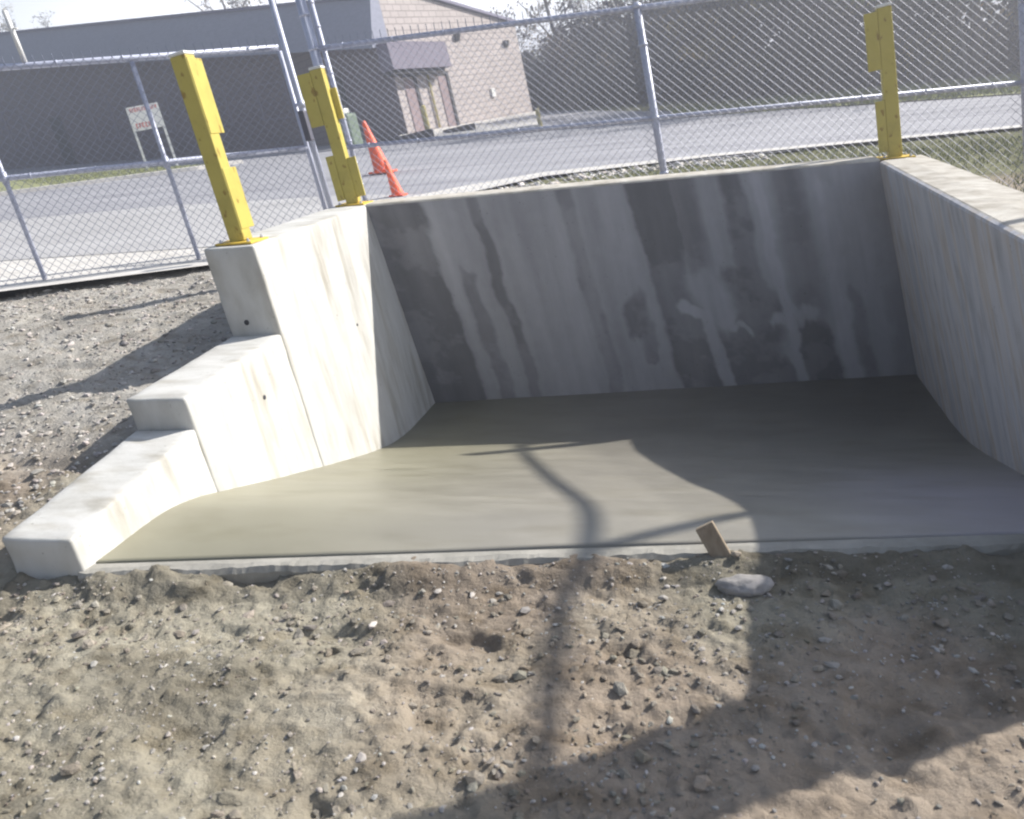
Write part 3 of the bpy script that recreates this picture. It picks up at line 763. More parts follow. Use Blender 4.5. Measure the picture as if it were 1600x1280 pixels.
for i in range(12): cc = -0.9 + i * 0.21; b.tube([P(-3.36, 7.88, cc - 0.008), P(-3.36, 7.88, cc + 0.008)], 0.029, 10)
b.build("tension_bar", m_galv, fence, smooth=True)

side = empty("chain_link_fence", P(2.56, 5.0, -1.0), "side run of chain link fence, past the right edge, that shadows the pit", "fence")
wires((2.48, 7.80), (2.42, 0.8), -0.98, 0.80, off=0.035, spikes=False, r=0.0016).build("wire_mesh", m_wire, side, bevel=-1)
rail([P(2.48, 7.80, 1.20), P(2.452, 4.6, 1.06), P(2.42, 0.8, 0.80)], 0.036).build("top_rail", m_galv, side, smooth=True)
for y in (4.60, 1.55):
    x = 2.42 + 0.06 * (y - 0.8) / 7.0
    b = rail([P(x, y, -1.7), P(x, y, 1.00)], 0.036); b.build("fence_post", m_galv, side, smooth=True)

# swing gate left of the terminal post
gate = empty("chain_link_gate", P(-5, 6.6, -1.0), "wide chain link gate with tube frame on the left, standing over the pale worn pavement", "gate")
G0 = Vector((-3.52, 7.28)); gd = Vector((-4.55 - 0.0, 6.70)) - Vector((-3.52, 7.28)); gd.normalize()
def gp(s, c): q = G0 + gd * s; return P(q.x, q.y, c)
def gxy(s): q = G0 + gd * s; return (q.x, q.y)
GL = 4.6; GB, GT, GM = -0.975, 0.79, -0.075
wires(gxy(0.02), gxy(GL), GB, GT + 0.02, off=0.030).build("wire_mesh", m_wire, gate, bevel=-1)
for nm, c, r in (("top_rail", GT, 0.026), ("middle_rail", GM, 0.023), ("bottom_rail", GB, 0.026)):
    b = rail([gp(0, c), gp(GL, c)], r); ties(b, gxy(0), gxy(GL), c, r, 9); b.build(nm, m_galv, gate, smooth=True)
for s in (0.0, 1.22, 2.50, 3.75):
    b = rail([gp(s, GB + 0.03), gp(s, GT - 0.03)], 0.021)
    if s: b.tube([gp(s, GM - 0.05), gp(s, GM + 0.05)], 0.028, 10)
    b.build("gate_upright", m_galv, gate, smooth=True)
q = gp(2.02, GT + 0.025)
b = MB(); b.tube([q, q + Vector((-0.012, 0, 0.40))], 0.020, 10); b.tube([q + Vector((-0.01, 0, 0.27)), q + Vector((0.045, 0, 0.25))], 0.008, 6)
b.build("rail_extension", m_white, gate, smooth=True)
gpost = empty("gate_post", P(-3.43, 7.28, -1.0), "thin tall galvanised post that the chain link gate closes against", "post")
b = rail([P(-3.44, 7.24, -1.2), P(-3.44, 7.24, 1.55)], 0.027); b.build("pipe", m_galv, gpost, smooth=True)
for cc in (-0.72, 0.30):
    b = MB(); b.tube([P(-3.44, 7.24, cc - 0.03), P(-3.44, 7.24, cc + 0.03)], 0.036, 12); b.tube([P(-3.44, 7.24, cc), P(-3.52, 7.28, cc)], 0.014, 8)
    b.build("hinge", m_galv, gpost, smooth=True)
b = MB(); b.box(-3.40, -3.34, 7.03, 7.10, -0.02, 0.24)
lk = b.build("latch_box", M("grey_latch_paint", (0.09, 0.09, 0.12), 0.5), gpost, bevel=0.01)

# ---------------------------------------------------------------- traffic cones
def cone(x, y, s, label):
    base = Vector((x, y, fl_(x, y) + site(x) + 0.05))
    t_ = empty("traffic_cone", base, label, "traffic cone", "orange traffic cones behind the back left post")
    g = Vector((1, 0, K)).normalized(); gn = g.cross(Vector((0, 1, 0)))
    b = MB(); b.obox(base, g, Vector((0, 1, 0)), gn, -0.20 * s, 0.20 * s, -0.20 * s, 0.20 * s, 0.0, 0.035 * s); b.build("base", m_orange, t_, bevel=0.01)
    tl = Vector((-0.13, 0, 1)).normalized()
    b = MB(); b.lathe(base + Vector((0, 0, 0.034 * s)), [(0.165 * s, 0), (0.15 * s, 0.03 * s), (0.035 * s, 0.86 * s), (0.028 * s, 0.88 * s), (0.012 * s, 0.875 * s)], 24, tl)
    b.build("cone_body", m_orange, t_, smooth=False)
    return t_
cone(-5.90, 15.0, 1.06, "tall orange traffic cone on the asphalt, behind the fence's middle rail")
cone(-4.20, 11.0, 0.55, "small orange traffic cone just above the back wall's left end")

# ---------------------------------------------------------------- sign on two posts
sg = empty("lawn_sign", P(-17.0, 24.1, -0.5), "white sign with red lettering on two white posts on the grass strip", "sign")
s0 = P(-17.06, 23.82, fl_(0, 23.82) + 0.05); s1 = P(-16.35, 24.35, fl_(0, 24.35) + 0.05)
sd = (s1 - s0); sd.z = 0; sd.normalize(); snn = Vector((sd.y, -sd.x, 0)); zz = Vector((0, 0, 1))
for q in (s0, s1):
    b = MB(); b.obox(q, sd, snn, zz, -0.035, 0.035, -0.035, 0.035, -0.2, 1.86 if q is s0 else 1.96); b.build("sign_post", m_signw, sg, bevel=0.004)
b = MB(); b.obox(s0, sd, snn, zz, -0.03, 0.92, 0.037, 0.055, 1.16, 1.88); pan = b.build("panel", m_signw, sg, bevel=0.003)
random.seed(4)
b = MB()
def glyphs(z0, z1, xa, xb, w, th):
    x = xa
    while x < xb:
        ww = w * random.uniform(0.7, 1.1)
        b.obox(s0, sd, snn, zz, x, x + th, 0.0552, 0.058, z0, z1)
        if random.random() < 0.7: b.obox(s0, sd, snn, zz, x + th, x + ww, 0.0552, 0.058, z1 - th, z1)
        if random.random() < 0.6: b.obox(s0, sd, snn, zz, x + th, x + ww, 0.0552, 0.058, (z0 + z1) / 2 - th / 2, (z0 + z1) / 2 + th / 2)
        if random.random() < 0.4: b.obox(s0, sd, snn, zz, x + th, x + ww, 0.0552, 0.058, z0, z0 + th)
        x += ww + w * 0.45
glyphs(1.72, 1.83, 0.06, 0.82, 0.055, 0.022)
b.build("lettering", m_signr, sg, bevel=-1)
b = MB()
glyphs(1.24, 1.38, 0.10, 0.68, 0.075, 0.03)
b.build("lettering", m_signr, sg, bevel=-1)


# ---------------------------------------------------------------- building behind the lot
bld = empty("brick_building", A0, "low brick building with dark shingled roof band and a sunlit pinkish end wall", "building")
def quv(o):
    """uv in metres: along the wall and up"""
    me = o.data; uvl = me.uv_layers.new(name="UVMap")
    for p in me.polygons:
        nrm = p.normal
        hd = Vector((-nrm.y, nrm.x, 0)); 
        if hd.length < 0.1: hd = Vector((1, 0, 0))
        hd.normalize()
        for li in p.loop_indices:
            v = me.vertices[me.loops[li].vertex_index].co
            u = v.dot(hd); uvl.data[li].uv = (u, v.z + 0.0 * u)
hA, hB = 4.80, 3.42
ga, gb = (B0.z - A0.z) / 8.24, 0
b = MB()
W0 = -9.0
def end_pt(t, out, h): return on_end(t, out, h)
b.hexa([end_pt(0, -5.0, -1.2), end_pt(0, 0, -1.2), end_pt(8.28, 0, -1.2), end_pt(8.28, -5.0, -1.2),
        end_pt(0, -5.0, hA - 0.05), end_pt(0, 0, hA - 0.05), end_pt(8.28, 0, hB), end_pt(8.28, -5.0, hB + 0.3)])
o = b.build("end_wall", m_brick, bld); quv(o)
# front: wall, then the band of roof leaning out over it
def fr_pt(s, out, z): p = A0 + FU * s + FN * out; p.z = z; return p
def f_base(s): return A0.z + 0.127 * s
def f_fas(s): return A0.z + 2.76 + 0.207 * s
def f_roof(s): return A0.z + 4.28 + 0.207 * s
SL = 46.0
b = MB(); b.hexa([fr_pt(SL, -9, f_base(SL) - 1.5), fr_pt(SL, 0.004, f_base(SL) - 1.5), fr_pt(-0.004, 0.004, A0.z - 1.5), fr_pt(5.0, -7.0, A0.z - 1.5),
                  fr_pt(SL, -9, f_fas(SL) + 0.2), fr_pt(SL, 0.004, f_fas(SL) + 0.2), fr_pt(-0.004, 0.004, f_fas(0) + 0.2), fr_pt(5.0, -7.0, f_fas(5.0) + 0.2)])
o = b.build("front_wall", m_brickd, bld); quv(o)
b = MB(); b.hexa([fr_pt(SL, -9, f_fas(SL)), fr_pt(SL, 0.75, f_fas(SL)), fr_pt(-0.05, 0.75, f_fas(0)), fr_pt(-0.05, -0.15, f_fas(0)),
                  fr_pt(SL, -9, f_roof(SL)), fr_pt(SL, 0.25, f_roof(SL)), fr_pt(-0.05, 0.25, f_roof(0)), fr_pt(-0.05, -0.15, f_roof(0))])
rf = b.build("roof_band", m_shingle, bld)
b = MB(); b.hexa([fr_pt(SL, 0.1, f_roof(SL)), fr_pt(SL, 0.32, f_roof(SL)), fr_pt(-0.09, 0.32, f_roof(0)), fr_pt(-0.09, 0.1, f_roof(0)),
                  fr_pt(SL, 0.1, f_roof(SL) + 0.1), fr_pt(SL, 0.32, f_roof(SL) + 0.1), fr_pt(-0.09, 0.32, f_roof(0) + 0.1), fr_pt(-0.09, 0.1, f_roof(0) + 0.1)])
b.build("roof_edge", m_trim, bld)
b = MB(); b.hexa([end_pt(0.3, -0.2, hA - 0.05), end_pt(0.3, 0.12, hA - 0.05), end_pt(8.4, 0.12, hB), end_pt(8.4, -0.2, hB),
                  end_pt(0.3, -0.2, hA + 0.05), end_pt(0.3, 0.12, hA + 0.05), end_pt(8.4, 0.12, hB + 0.10), end_pt(8.4, -0.2, hB + 0.10)])
b.build("roof_edge", m_trim, bld)
b = MB(); b.hexa([end_pt(-0.55, 0.003, 1.98), end_pt(-0.55, 0.55, 1.98), end_pt(2.62, 0.55, 1.92), end_pt(2.62, 0.003, 1.92),
                  end_pt(-0.55, 0.003, 2.86), end_pt(-0.55, 0.50, 2.86), end_pt(2.62, 0.50, 2.76), end_pt(2.62, 0.003, 2.76)])
b.build("door_canopy", m_canopy, bld)
b = MB(); b.hexa([end_pt(-0.5, 0.01, 1.86), end_pt(-0.5, 0.45, 1.86), end_pt(2.3, 0.45, 1.80), end_pt(2.3, 0.01, 1.80),
                  end_pt(-0.5, 0.01, 1.979), end_pt(-0.5, 0.45, 1.979), end_pt(2.3, 0.45, 1.919), end_pt(2.3, 0.01, 1.919)])
b.build("canopy_soffit", m_dark, bld)
for t0, t1 in ((0.42, 0.95), (2.35, 2.82)):
    b = MB(); 
    for a_, c_, h0, h1 in ((t0, t1, -0.1, 1.70),):
        b.hexa([end_pt(a_, 0.002, h0), end_pt(a_, 0.03, h0), end_pt(c_, 0.03, h0), end_pt(c_, 0.002, h0), end_pt(a_, 0.002, h1), end_pt(a_, 0.03, h1), end_pt(c_, 0.03, h1), end_pt(c_, 0.002, h1)])
    d_ = b.build("door", m_door, bld)
    b = MB()  # dark strips at right jamb and head, standing in for the recess shadow
    for a_, c_, h0, h1 in ((t1, t1 + 0.14, -0.1, 1.78), (t0 - 0.05, t1 + 0.14, 1.781, 1.86)):
        b.hexa([end_pt(a_, 0.002, h0), end_pt(a_, 0.07, h0), end_pt(c_, 0.07, h0), end_pt(c_, 0.002, h0), end_pt(a_, 0.002, h1), end_pt(a_, 0.07, h1), end_pt(c_, 0.07, h1), end_pt(c_, 0.002, h1)])
    f_ = b.build("jamb_shade", m_dark, bld)
for t_c, h_c in ((4.03, 2.85), (7.25, 2.55)):
    b = MB(); b.hexa([end_pt(t_c - 0.11, 0.003, h_c), end_pt(t_c - 0.11, 0.1, h_c + 0.06), end_pt(t_c + 0.11, 0.1, h_c + 0.06), end_pt(t_c + 0.11, 0.003, h_c),
                      end_pt(t_c - 0.11, 0.003, h_c + 0.26), end_pt(t_c - 0.11, 0.16, h_c + 0.24), end_pt(t_c + 0.11, 0.16, h_c + 0.24), end_pt(t_c + 0.11, 0.003, h_c + 0.26)])
    b.build("wall_light", m_dark, bld)
b = MB(); b.hexa([end_pt(5.5, 0.003, 0.78), end_pt(5.5, 0.08, 0.78), end_pt(5.72, 0.08, 0.78), end_pt(5.72, 0.003, 0.78), end_pt(5.5, 0.003, 1.08), end_pt(5.5, 0.08, 1.08), end_pt(5.72, 0.08, 1.08), end_pt(5.72, 0.003, 1.08)])
b.build("meter_box", m_signw, bld)
b = MB(); b.tube([end_pt(1.75, 0.06, 0.0), end_pt(1.75, 0.06, 1.8)], 0.04, 8); b.build("downpipe", m_ylpost, bld, smooth=True)
# windows and a door in the shaded front
for s_, w_, lo, hi in ((2.3, 1.0, 0.05, 2.1), (5.2, 1.5, 1.0, 2.2), (8.6, 1.5, 1.0, 2.3), (12.2, 1.5, 1.0, 2.5), (16.2, 1.5, 1.0, 2.7), (20.2, 1.0, 0.05, 2.2), (23.5, 1.6, 1.0, 2.8), (27.5, 1.6, 1.0, 2.8)):
    zb = f_base(s_)
    def bx4(m, s0_, s1_, o0, o1, z0, z1):
        m.hexa([fr_pt(s1_, o0, f_base(s1_) + z0), fr_pt(s1_, o1, f_base(s1_) + z0), fr_pt(s0_, o1, f_base(s0_) + z0), fr_pt(s0_, o0, f_base(s0_) + z0),
                fr_pt(s1_, o0, f_base(s1_) + z1), fr_pt(s1_, o1, f_base(s1_) + z1), fr_pt(s0_, o1, f_base(s0_) + z1), fr_pt(s0_, o0, f_base(s0_) + z1)])
    if lo > 0.5:
        b = MB()
        bx4(b, s_ - 0.06, s_, 0.006, 0.05, lo, hi); bx4(b, s_ + w_, s_ + w_ + 0.06, 0.006, 0.05, lo, hi)
        bx4(b, s_ - 0.06, s_ + w_ + 0.06, 0.006, 0.06, lo - 0.07, lo - 0.001); bx4(b, s_ - 0.06, s_ + w_ + 0.06, 0.006, 0.05, hi + 0.001, hi + 0.06)
        wn_ = b.build("window", m_canopy, bld)
        b = MB(); bx4(b, s_ + 0.001, s_ + w_ - 0.001, 0.006, 0.02, lo, hi)
        b.build("pane", m_glass, wn_, origin=None)
        pn = wn_.children[0]; 
    else:
        b = MB(); bx4(b, s_, s_ + w_, 0.006, 0.04, lo, hi); b.build("door", m_dark, bld)

# small fixtures by the building
def post_b(x, y, h, r, label):
    q = P(x, y, fl_(0, y) + 0.03)
    t_ = empty("bollard", q, label, "bollard", "thin yellow posts by the building")
    b = MB(); b.lathe(q + Vector((0, 0, -0.3)), [(r, 0), (r, h + 0.28)], 12); b.build("pipe", m_ylpost, t_)
    b = MB(); b.lathe(q + Vector((0, 0, h - 0.0199)), [(r, 0), (r * 0.92, 0.025), (r * 0.5, 0.05), (0.005, 0.055)], 12); b.build("domed_top", m_ylpost, t_, smooth=True)
post_b(-8.42, 26.1, 1.02, 0.085, "thin faded yellow post in front of the building's doors")
post_b(-5.22, 27.9, 0.55, 0.07, "short yellow post at the far corner of the building's end wall")
def wheelstop(x, y, w, hgt, label, ang):
    z = 0.0
    q = P(x, y, fl_(0, y) + 0.11)
    d = Vector((math.cos(ang), math.sin(ang), 0)); d.z = 0; nn = Vector((-d.y, d.x, 0))
    b = MB(); b.obox(q, d, nn, Vector((0, 0, 1)), -w / 2, w / 2, -0.12, 0.12, -0.1, hgt)
    o = b.build("parking_stop", m_rubber, origin=q, bevel=0.03); tag(o, label, "parking stop")
wheelstop(-7.95, 27.9, 1.1, 0.17, "short black parking stop lying on the pale apron", 0.36)
wheelstop(-9.0, 25.85, 1.55, 0.17, "longer black parking stop in front of the apron, left of the yellow post", 0.30)
gq = P(-10.9, 25.7, fl_(0, 25.7) + 0.03)
gcab = empty("utility_cabinet", gq, "green utility cabinet with pale cap standing by the dark front wall", "utility cabinet")
b = MB(); b.obox(gq, FU, FN, Vector((0, 0, 1)), -0.32, 0.32, -0.25, 0.25, -0.1, 1.02); b.build("cabinet_body", m_green, gcab, bevel=0.08, seg=3)
b = MB(); b.obox(gq, FU, FN, Vector((0, 0, 1)), -0.16, 0.16, -0.14, 0.14, 1.021, 1.2); b.build("cabinet_cap", m_signw, gcab, bevel=0.05, seg=3)

# ---------------------------------------------------------------- stake and rock at the slab edge
sq = P(-0.115, 2.605, -1.67)
top = P(-0.212, 2.675, -1.44)
stk = MB(); dz = (top - sq).normalized(); dx_ = Vector((1, 0, 0.05)); dx_ = (dx_ - dz * dx_.dot(dz)).normalized(); dy_ = dz.cross(dx_)
stk.obox(sq, dx_, dy_, dz, -0.034, 0.034, -0.016, 0.016, -0.06, (top - sq).length)
o = stk.build("wooden_stake", m_wood, origin=sq, bevel=0.004); tag(o, "short weathered wooden stake leaning left at the slab's front edge", "stake")
def rock_obj(name, x, y, c, sx, sy, sz, seed, label, mat=m_rock, origin_dz=0.0):
    bm = bmesh.new(); bmesh.ops.create_icosphere(bm, subdivisions=4, radius=1.0)
    co = np.array([v.co[:] for v in bm.verts])
    f_ = 1 + 0.35 * fbm(co[:, 0] * 1.3 + seed, co[:, 1] * 1.3 + co[:, 2] * 1.1, seed, 3) + 0.07 * fbm(co[:, 0] * 6 + seed, co[:, 1] * 6 + co[:, 2] * 5, seed + 5, 3)
    for v, k in zip(bm.verts, f_):
        q = v.co * float(k); v.co = Vector((q.x * sx, q.y * sy, max(q.z, -0.6) * sz))
    me = bpy.data.meshes.new(name); bm.to_mesh(me); bm.free(); me.materials.append(mat)
    me.polygons.foreach_set('use_smooth', [True] * len(me.polygons))
    o = bpy.data.objects.new(name, me); COL.objects.link(o); o.location = P(x, y, c); tag(o, label, "rock"); return o
rock_obj("rock", -0.10, 2.485, -1.572, 0.095, 0.055, 0.036, 3, "flat pale rock lying at the foot of the wooden stake")

# ---------------------------------------------------------------- loose stones and grass
rng = np.random.default_rng(7)
ico_v = []; ph = (1 + 5 ** 0.5) / 2
for a_ in (-1, 1):
    for b_ in (-ph, ph): ico_v += [(0, a_, b_), (a_, b_, 0), (b_, 0, a_)]
ico_v = np.array(ico_v) / math.hypot(1, ph)
bm = bmesh.new(); [bm.verts.new(v) for v in ico_v]; bmesh.ops.convex_hull(bm, input=bm.verts[:]); bm.verts.index_update()
ico_v = np.array([v.co[:] for v in bm.verts]); ico_f = np.array([[v.index for v in f.verts] for f in bm.faces]); bm.free()
def ground_c(x, y):
    c = level(x, y) + rough(x, y) * np.where((x < -2.9) & (y > 3.0), 0.75, 1) * (1 - 0.75 * sstep(7, 9, y))
    s_ = 2.37 + (x + 2.55) * 0.118
    c = c - np.exp(-((y - (s_ - 0.02)) / 0.10) ** 2) * ((x > -2.9) & (x < 1.5)) * (-0.042 + 0.085 * vnoise(x * 3.2, y * 0.1, 5))
    return c
def scatter(name, label, x, y, size, bright, mat=None):
    n = len(x)
    ang = rng.uniform(0, 2 * np.pi, n); ca, sa = np.cos(ang), np.sin(ang)
    sc = np.stack([size * rng.uniform(0.8, 1.5, n), size * rng.uniform(0.6, 1.0, n), size * rng.uniform(0.4, 0.75, n)], 1)
    V_ = ico_v[None] * (1 + rng.uniform(-0.28, 0.28, (n, 12, 1))) * sc[:, None, :]
    X_ = V_[..., 0] * ca[:, None] - V_[..., 1] * sa[:, None]; Y_ = V_[..., 0] * sa[:, None] + V_[..., 1] * ca[:, None]
    c = ground_c(x, y) + K * x + size * 0.15
    V2 = np.stack([X_ + x[:, None], Y_ + y[:, None], V_[..., 2] + c[:, None] + X_ * K], -1).reshape(-1, 3)
    F2 = (ico_f[None] + (np.arange(n) * 12)[:, None, None]).reshape(-1, 3)
    o = npmesh(name, V2, F2, mat or m_stone, smooth=False)
    tint(o, np.repeat(bright[:, None] * np.stack([1 + 0.03 * rng.standard_normal(n), np.ones(n), 1 + 0.03 * rng.standard_normal(n)], 1), 12, axis=0))
    tag(o, label, "gravel", kind="stuff"); return o
n = 9000
x = rng.uniform(-3.6, 1.3, n); y = 1.15 + (1.55) * rng.random(n) ** 0.9
keep = (y < se_(x) - 0.01) & (vnoise(x * 2.2, y * 2.6, 90) + rng.uniform(-0.35, 0.35, n) > -0.1)
x, y = x[keep], y[keep]
s_ = np.minimum(0.0020 + 0.0022 * rng.exponential(1.0, len(x)), 0.018)
scatter("loose_gravel", "small pale stones strewn over the brown dirt in front of the slab", x, y, s_, rng.uniform(0.55, 1.05, len(x)))
n = 7000
x = rng.uniform(-3.6, 1.3, n); y = 1.1 + 1.7 * rng.random(n) ** 0.9
keep = (y < se_(x) - 0.03) & (vnoise(x * 3.1, y * 4.2, 190) + rng.uniform(-0.3, 0.3, n) > 0.0)
x, y = x[keep], y[keep]
s_ = np.minimum(0.004 + 0.004 * rng.exponential(1.0, len(x)), 0.026)
scatter("dirt_clods", "crumbled clods of dry brown soil in front of the slab", x, y, s_, rng.uniform(0.75, 1.15, len(x)), m_dirt)
n = 16000
x = rng.uniform(-7.2, -2.97, n); y = rng.uniform(2.3, 7.3, n)
keep = (vnoise(x * 1.3, y * 1.6, 95) + rng.uniform(-0.4, 0.4, n) > -0.15)
x, y = x[keep], y[keep]
s_ = np.minimum(0.005 + 0.0045 * rng.exponential(1.0, len(x)), 0.028)
scatter("crushed_stone", "grey crushed stone covering the bank between the gate and the stepped wall", x, y, s_, rng.uniform(0.65, 1.15, len(x)))
n = 1600
x = rng.uniform(-3.6, 0.8, n); y = 9.9 + (x + 3.6) * 0.75 + rng.normal(0, 0.35, n); y = np.where(x > -2, 12.1 + (x + 2) * 0.3 + rng.normal(0, 0.25, n), y)
s_ = np.minimum(0.012 + 0.012 * rng.exponential(1.0, len(x)), 0.06)
scatter("rubble_line", "broken pale rubble along the edge of the asphalt behind the back wall", x, y, s_, rng.uniform(1.0, 1.6, len(x)))

def blades(name, label, x, y, h, w):
    n = len(x); c = (-1.0 + 0.032 * (np.clip(y, 8.2, 70) - 8.2)) + K * x - 0.01 + np.where(y < 14, 0.0, 0.06)
    a_ = rng.uniform(0, np.pi, n); lx = rng.normal(0, 0.4, n) * h; ly = rng.normal(0, 0.4, n) * h
    dx, dy = np.cos(a_) * w, np.sin(a_) * w
    v0 = np.stack([x - dx, y - dy, c], 1); v1 = np.stack([x + dx, y + dy, c], 1); v2 = np.stack([x + lx, y + ly, c + h], 1)
    V_ = np.stack([v0, v1, v2], 1).reshape(-1, 3); F_ = np.arange(3 * n).reshape(-1, 3)
    o = npmesh(name, V_, F_, m_grass, False); tag(o, label, "grass", kind="stuff")
n = 42000
x = rng.uniform(-2.0, 9.0, n); y = rng.uniform(7.2, 14.2, n)
keep = (y < 12.7 + x * 0.12) & (vnoise(x * 1.1, y * 1.4, 99) + 0.6 * vnoise(x * 4, y * 4, 98) + rng.uniform(-0.3, 0.3, n) > -0.02 - 0.05 * x) & (y > 9.0 - x * 0.5)
x, y = x[keep], y[keep]
blades("grass", "patchy yellow-green grass between the fence and the road", x, y, rng.uniform(0.03, 0.09, len(x)), rng.uniform(0.004, 0.010, len(x)))
n = 26000
x = rng.uniform(-27, -14, n); y = rng.uniform(18.5, 28, n)
keep = (y > 18.6 + (x + 17.8) * 0.83) & (y > 21.0 - (x + 15) * 0.83 - 3.0) & (y < 23.2 - (x + 14.9) * 0.42) & (y > 18.7 - (x + 17.6) * 0.32)
x, y = x[keep], y[keep]
blades("mown_grass", "green mown grass strip behind the kerb under the white sign", x, y, rng.uniform(0.04, 0.10, len(x)), rng.uniform(0.012, 0.025, len(x)))
n = 30000
x = rng.uniform(-1, 14, n); y = rng.uniform(20.5, 30.5, n)
keep = (y > 24.4 - x * 0.45 - 0.1 * (x > 7) * (x - 7)) & (vnoise(x * 1.0, y * 1.2, 101) > -0.3)
x, y = x[keep], y[keep]
blades("verge_grass", "rough pale green grass along the foot of the dark trees across the road", x, y, rng.uniform(0.06, 0.16, len(x)), rng.uniform(0.012, 0.03, len(x)))

# ---------------------------------------------------------------- trees
def tree_mesh(seed, H, spread, leaves, lsize, low=0.2, levels=4, bare=False, conifer=False):
    R = random.Random(seed); tr_ = MB(); lv = []; tips = []
    def branch(p, d, L, r, lev):
        n_ = 5; pts = [p]; q = p; dd = d.copy()
        for i in range(n_):
            dd = (dd + Vector((R.uniform(-1, 1), R.uniform(-1, 1), R.uniform(-0.5, 0.8))) * 0.13).normalized()
            q = q + dd * (L / n_); pts.append(q)
        tr_.tube(pts, [r * (1 - 0.65 * i / n_) for i in range(n_ + 1)], 6 if lev == 0 else 4, False)
        if lev >= 1: tips.extend(pts[2:])
        if lev < levels:
            nb = R.randint(3, 5) if lev else R.randint(8, 12)
            for k in range(nb):
                s_ = R.uniform(low if lev == 0 else 0.3, 1.0); ii = min(int(s_ * n_), n_ - 1)
                a_ = R.uniform(0, 2 * math.pi); e_ = R.uniform(0.1, 0.8) if not conifer else R.uniform(-0.25, 0.15)
                nd = (Vector((math.cos(a_), math.sin(a_), e_)) + dd * 0.5).normalized()
                k_ = (1 - s_) * 1.1 + 0.25 if conifer and lev == 0 else 1.0
                branch(pts[ii].lerp(pts[ii + 1], R.random()), nd, L * R.uniform(0.32, 0.55) * spread * k_, r * 0.38, lev + 1)
    branch(Vector((0, 0, -0.3)), Vector((0, 0, 1)), H, H * 0.018 + 0.03, 0)
    V_ = []; F_ = []
    for i in range(leaves):
        c = R.choice(tips) + Vector((R.gauss(0, 1), R.gauss(0, 1), R.gauss(0, 0.8))) * lsize * 1.8
        if c.z < 0.1: c.z = R.uniform(0.1, 0.6)
        n1 = Vector((R.gauss(0, 1), R.gauss(0, 1), R.gauss(0, 1))).normalized(); a_ = n1.orthogonal().normalized() ; b_ = n1.cross(a_)
        s_ = lsize * R.uniform(0.5, 1.2); k = len(V_)
        V_ += [c + a_ * s_, c + b_ * s_ * 0.55, c - a_ * s_ * 0.9, c - b_ * s_ * 0.5]; F_.append((k, k + 1, k + 2, k + 3))
    def mk(nm, vv, ffc, mt):
        me = bpy.data.meshes.new(nm); me.from_pydata([tuple(v) for v in vv], [], ffc); me.update(); me.materials.append(mt); return me
    return mk("trunk", tr_.v, tr_.f, m_bark), (V_, F_)
def finish(tm, lf, mt, nm="crown"):
    me = bpy.data.meshes.new(nm); me.from_pydata([tuple(v) for v in lf[0]], [], lf[1]); me.update(); me.materials.append(mt); return me
variants = {}
def variant(key, *a, mt=None, **k):
    tm, lf = tree_mesh(*a, **k); variants[key] = (tm, finish(tm, lf, mt))
variant('bare1', 11, 9.5, 1.0, 2600, 0.10, mt=m_leaf_bare, low=0.12)
variant('bare2', 12, 11.0, 0.9, 2400, 0.11, mt=m_leaf_bare, low=0.12)
variant('bare3', 13, 8.0, 1.05, 2400, 0.10, mt=m_leaf_bare, low=0.10)
variant('ever1', 21, 8.5, 0.95, 5200, 0.13, mt=m_leaf_dark, low=0.03, levels=3, conifer=True)
variant('ever2', 22, 10.0, 0.8, 5200, 0.13, mt=m_leaf_dark, low=0.03, levels=3, conifer=True)
variant('brush1', 31, 2.6, 1.5, 2600, 0.085, mt=m_leaf_brush, low=0.02, levels=3)
variant('brush2', 32, 3.4, 1.3, 2800, 0.09, mt=m_leaf_bare, low=0.02, levels=3)
def place(kind, x, y, s, rz, label, cat, group, name):
    q = Vector((x, y, fl_(0, y) + site(x) + 0.05))
    t_ = empty(name, q, label, cat, group)
    for nm, me in zip(("trunk", "crown"), variants[kind]):
        o = bpy.data.objects.new(nm, me); COL.objects.link(o); o.parent = t_
    t_.scale = (s, s, s); t_.rotation_euler = (0, 0, rz)
ordn = ["first", "second", "third", "fourth", "fifth", "sixth", "seventh", "eighth", "ninth", "tenth", "eleventh", "twelfth", "thirteenth", "fourteenth", "fifteenth", "sixteenth"]
rr = random.Random(5)
front_row = [('bare1', -4.6, 44.0), ('bare3', -2.6, 43.0), ('bare2', -0.4, 43.0), ('bare1', 1.4, 33.5), ('bare3', 3.0, 32.4), ('bare2', 4.4, 33.0), ('ever1', 5.7, 31.6), ('ever2', 7.3, 32.2), ('bare1', 8.6, 31.2), ('ever1', 9.9, 31.0), ('ever2', 11.3, 31.8), ('bare3', 12.8, 32.0)]
for i, (k, x, y) in enumerate(front_row):
    desc = "dark evergreen" if k.startswith('ever') else "leafless grey-brown tree"
    sc_ = rr.uniform(0.9, 1.15) * float(np.interp(x, [-5, 0, 4, 7], [0.45, 0.5, 0.72, 1.0]))
    place(k, x, y, sc_, rr.uniform(0, 6), f"{desc} at the woods' front edge, {ordn[i]} from the building", "tree", "trees at the front of the woods", "evergreen_tree" if k.startswith('ever') else "bare_tree")
back_row = [('bare2', -6.4, 44), ('bare1', -3.4, 43), ('bare3', 0.4, 47), ('bare2', 2.6, 47), ('ever1', 5.0, 38.5), ('bare1', 7.2, 38), ('ever2', 9.4, 37.5), ('bare2', 11.6, 37), ('ever1', 14.0, 37), ('ever2', 16.5, 37)]
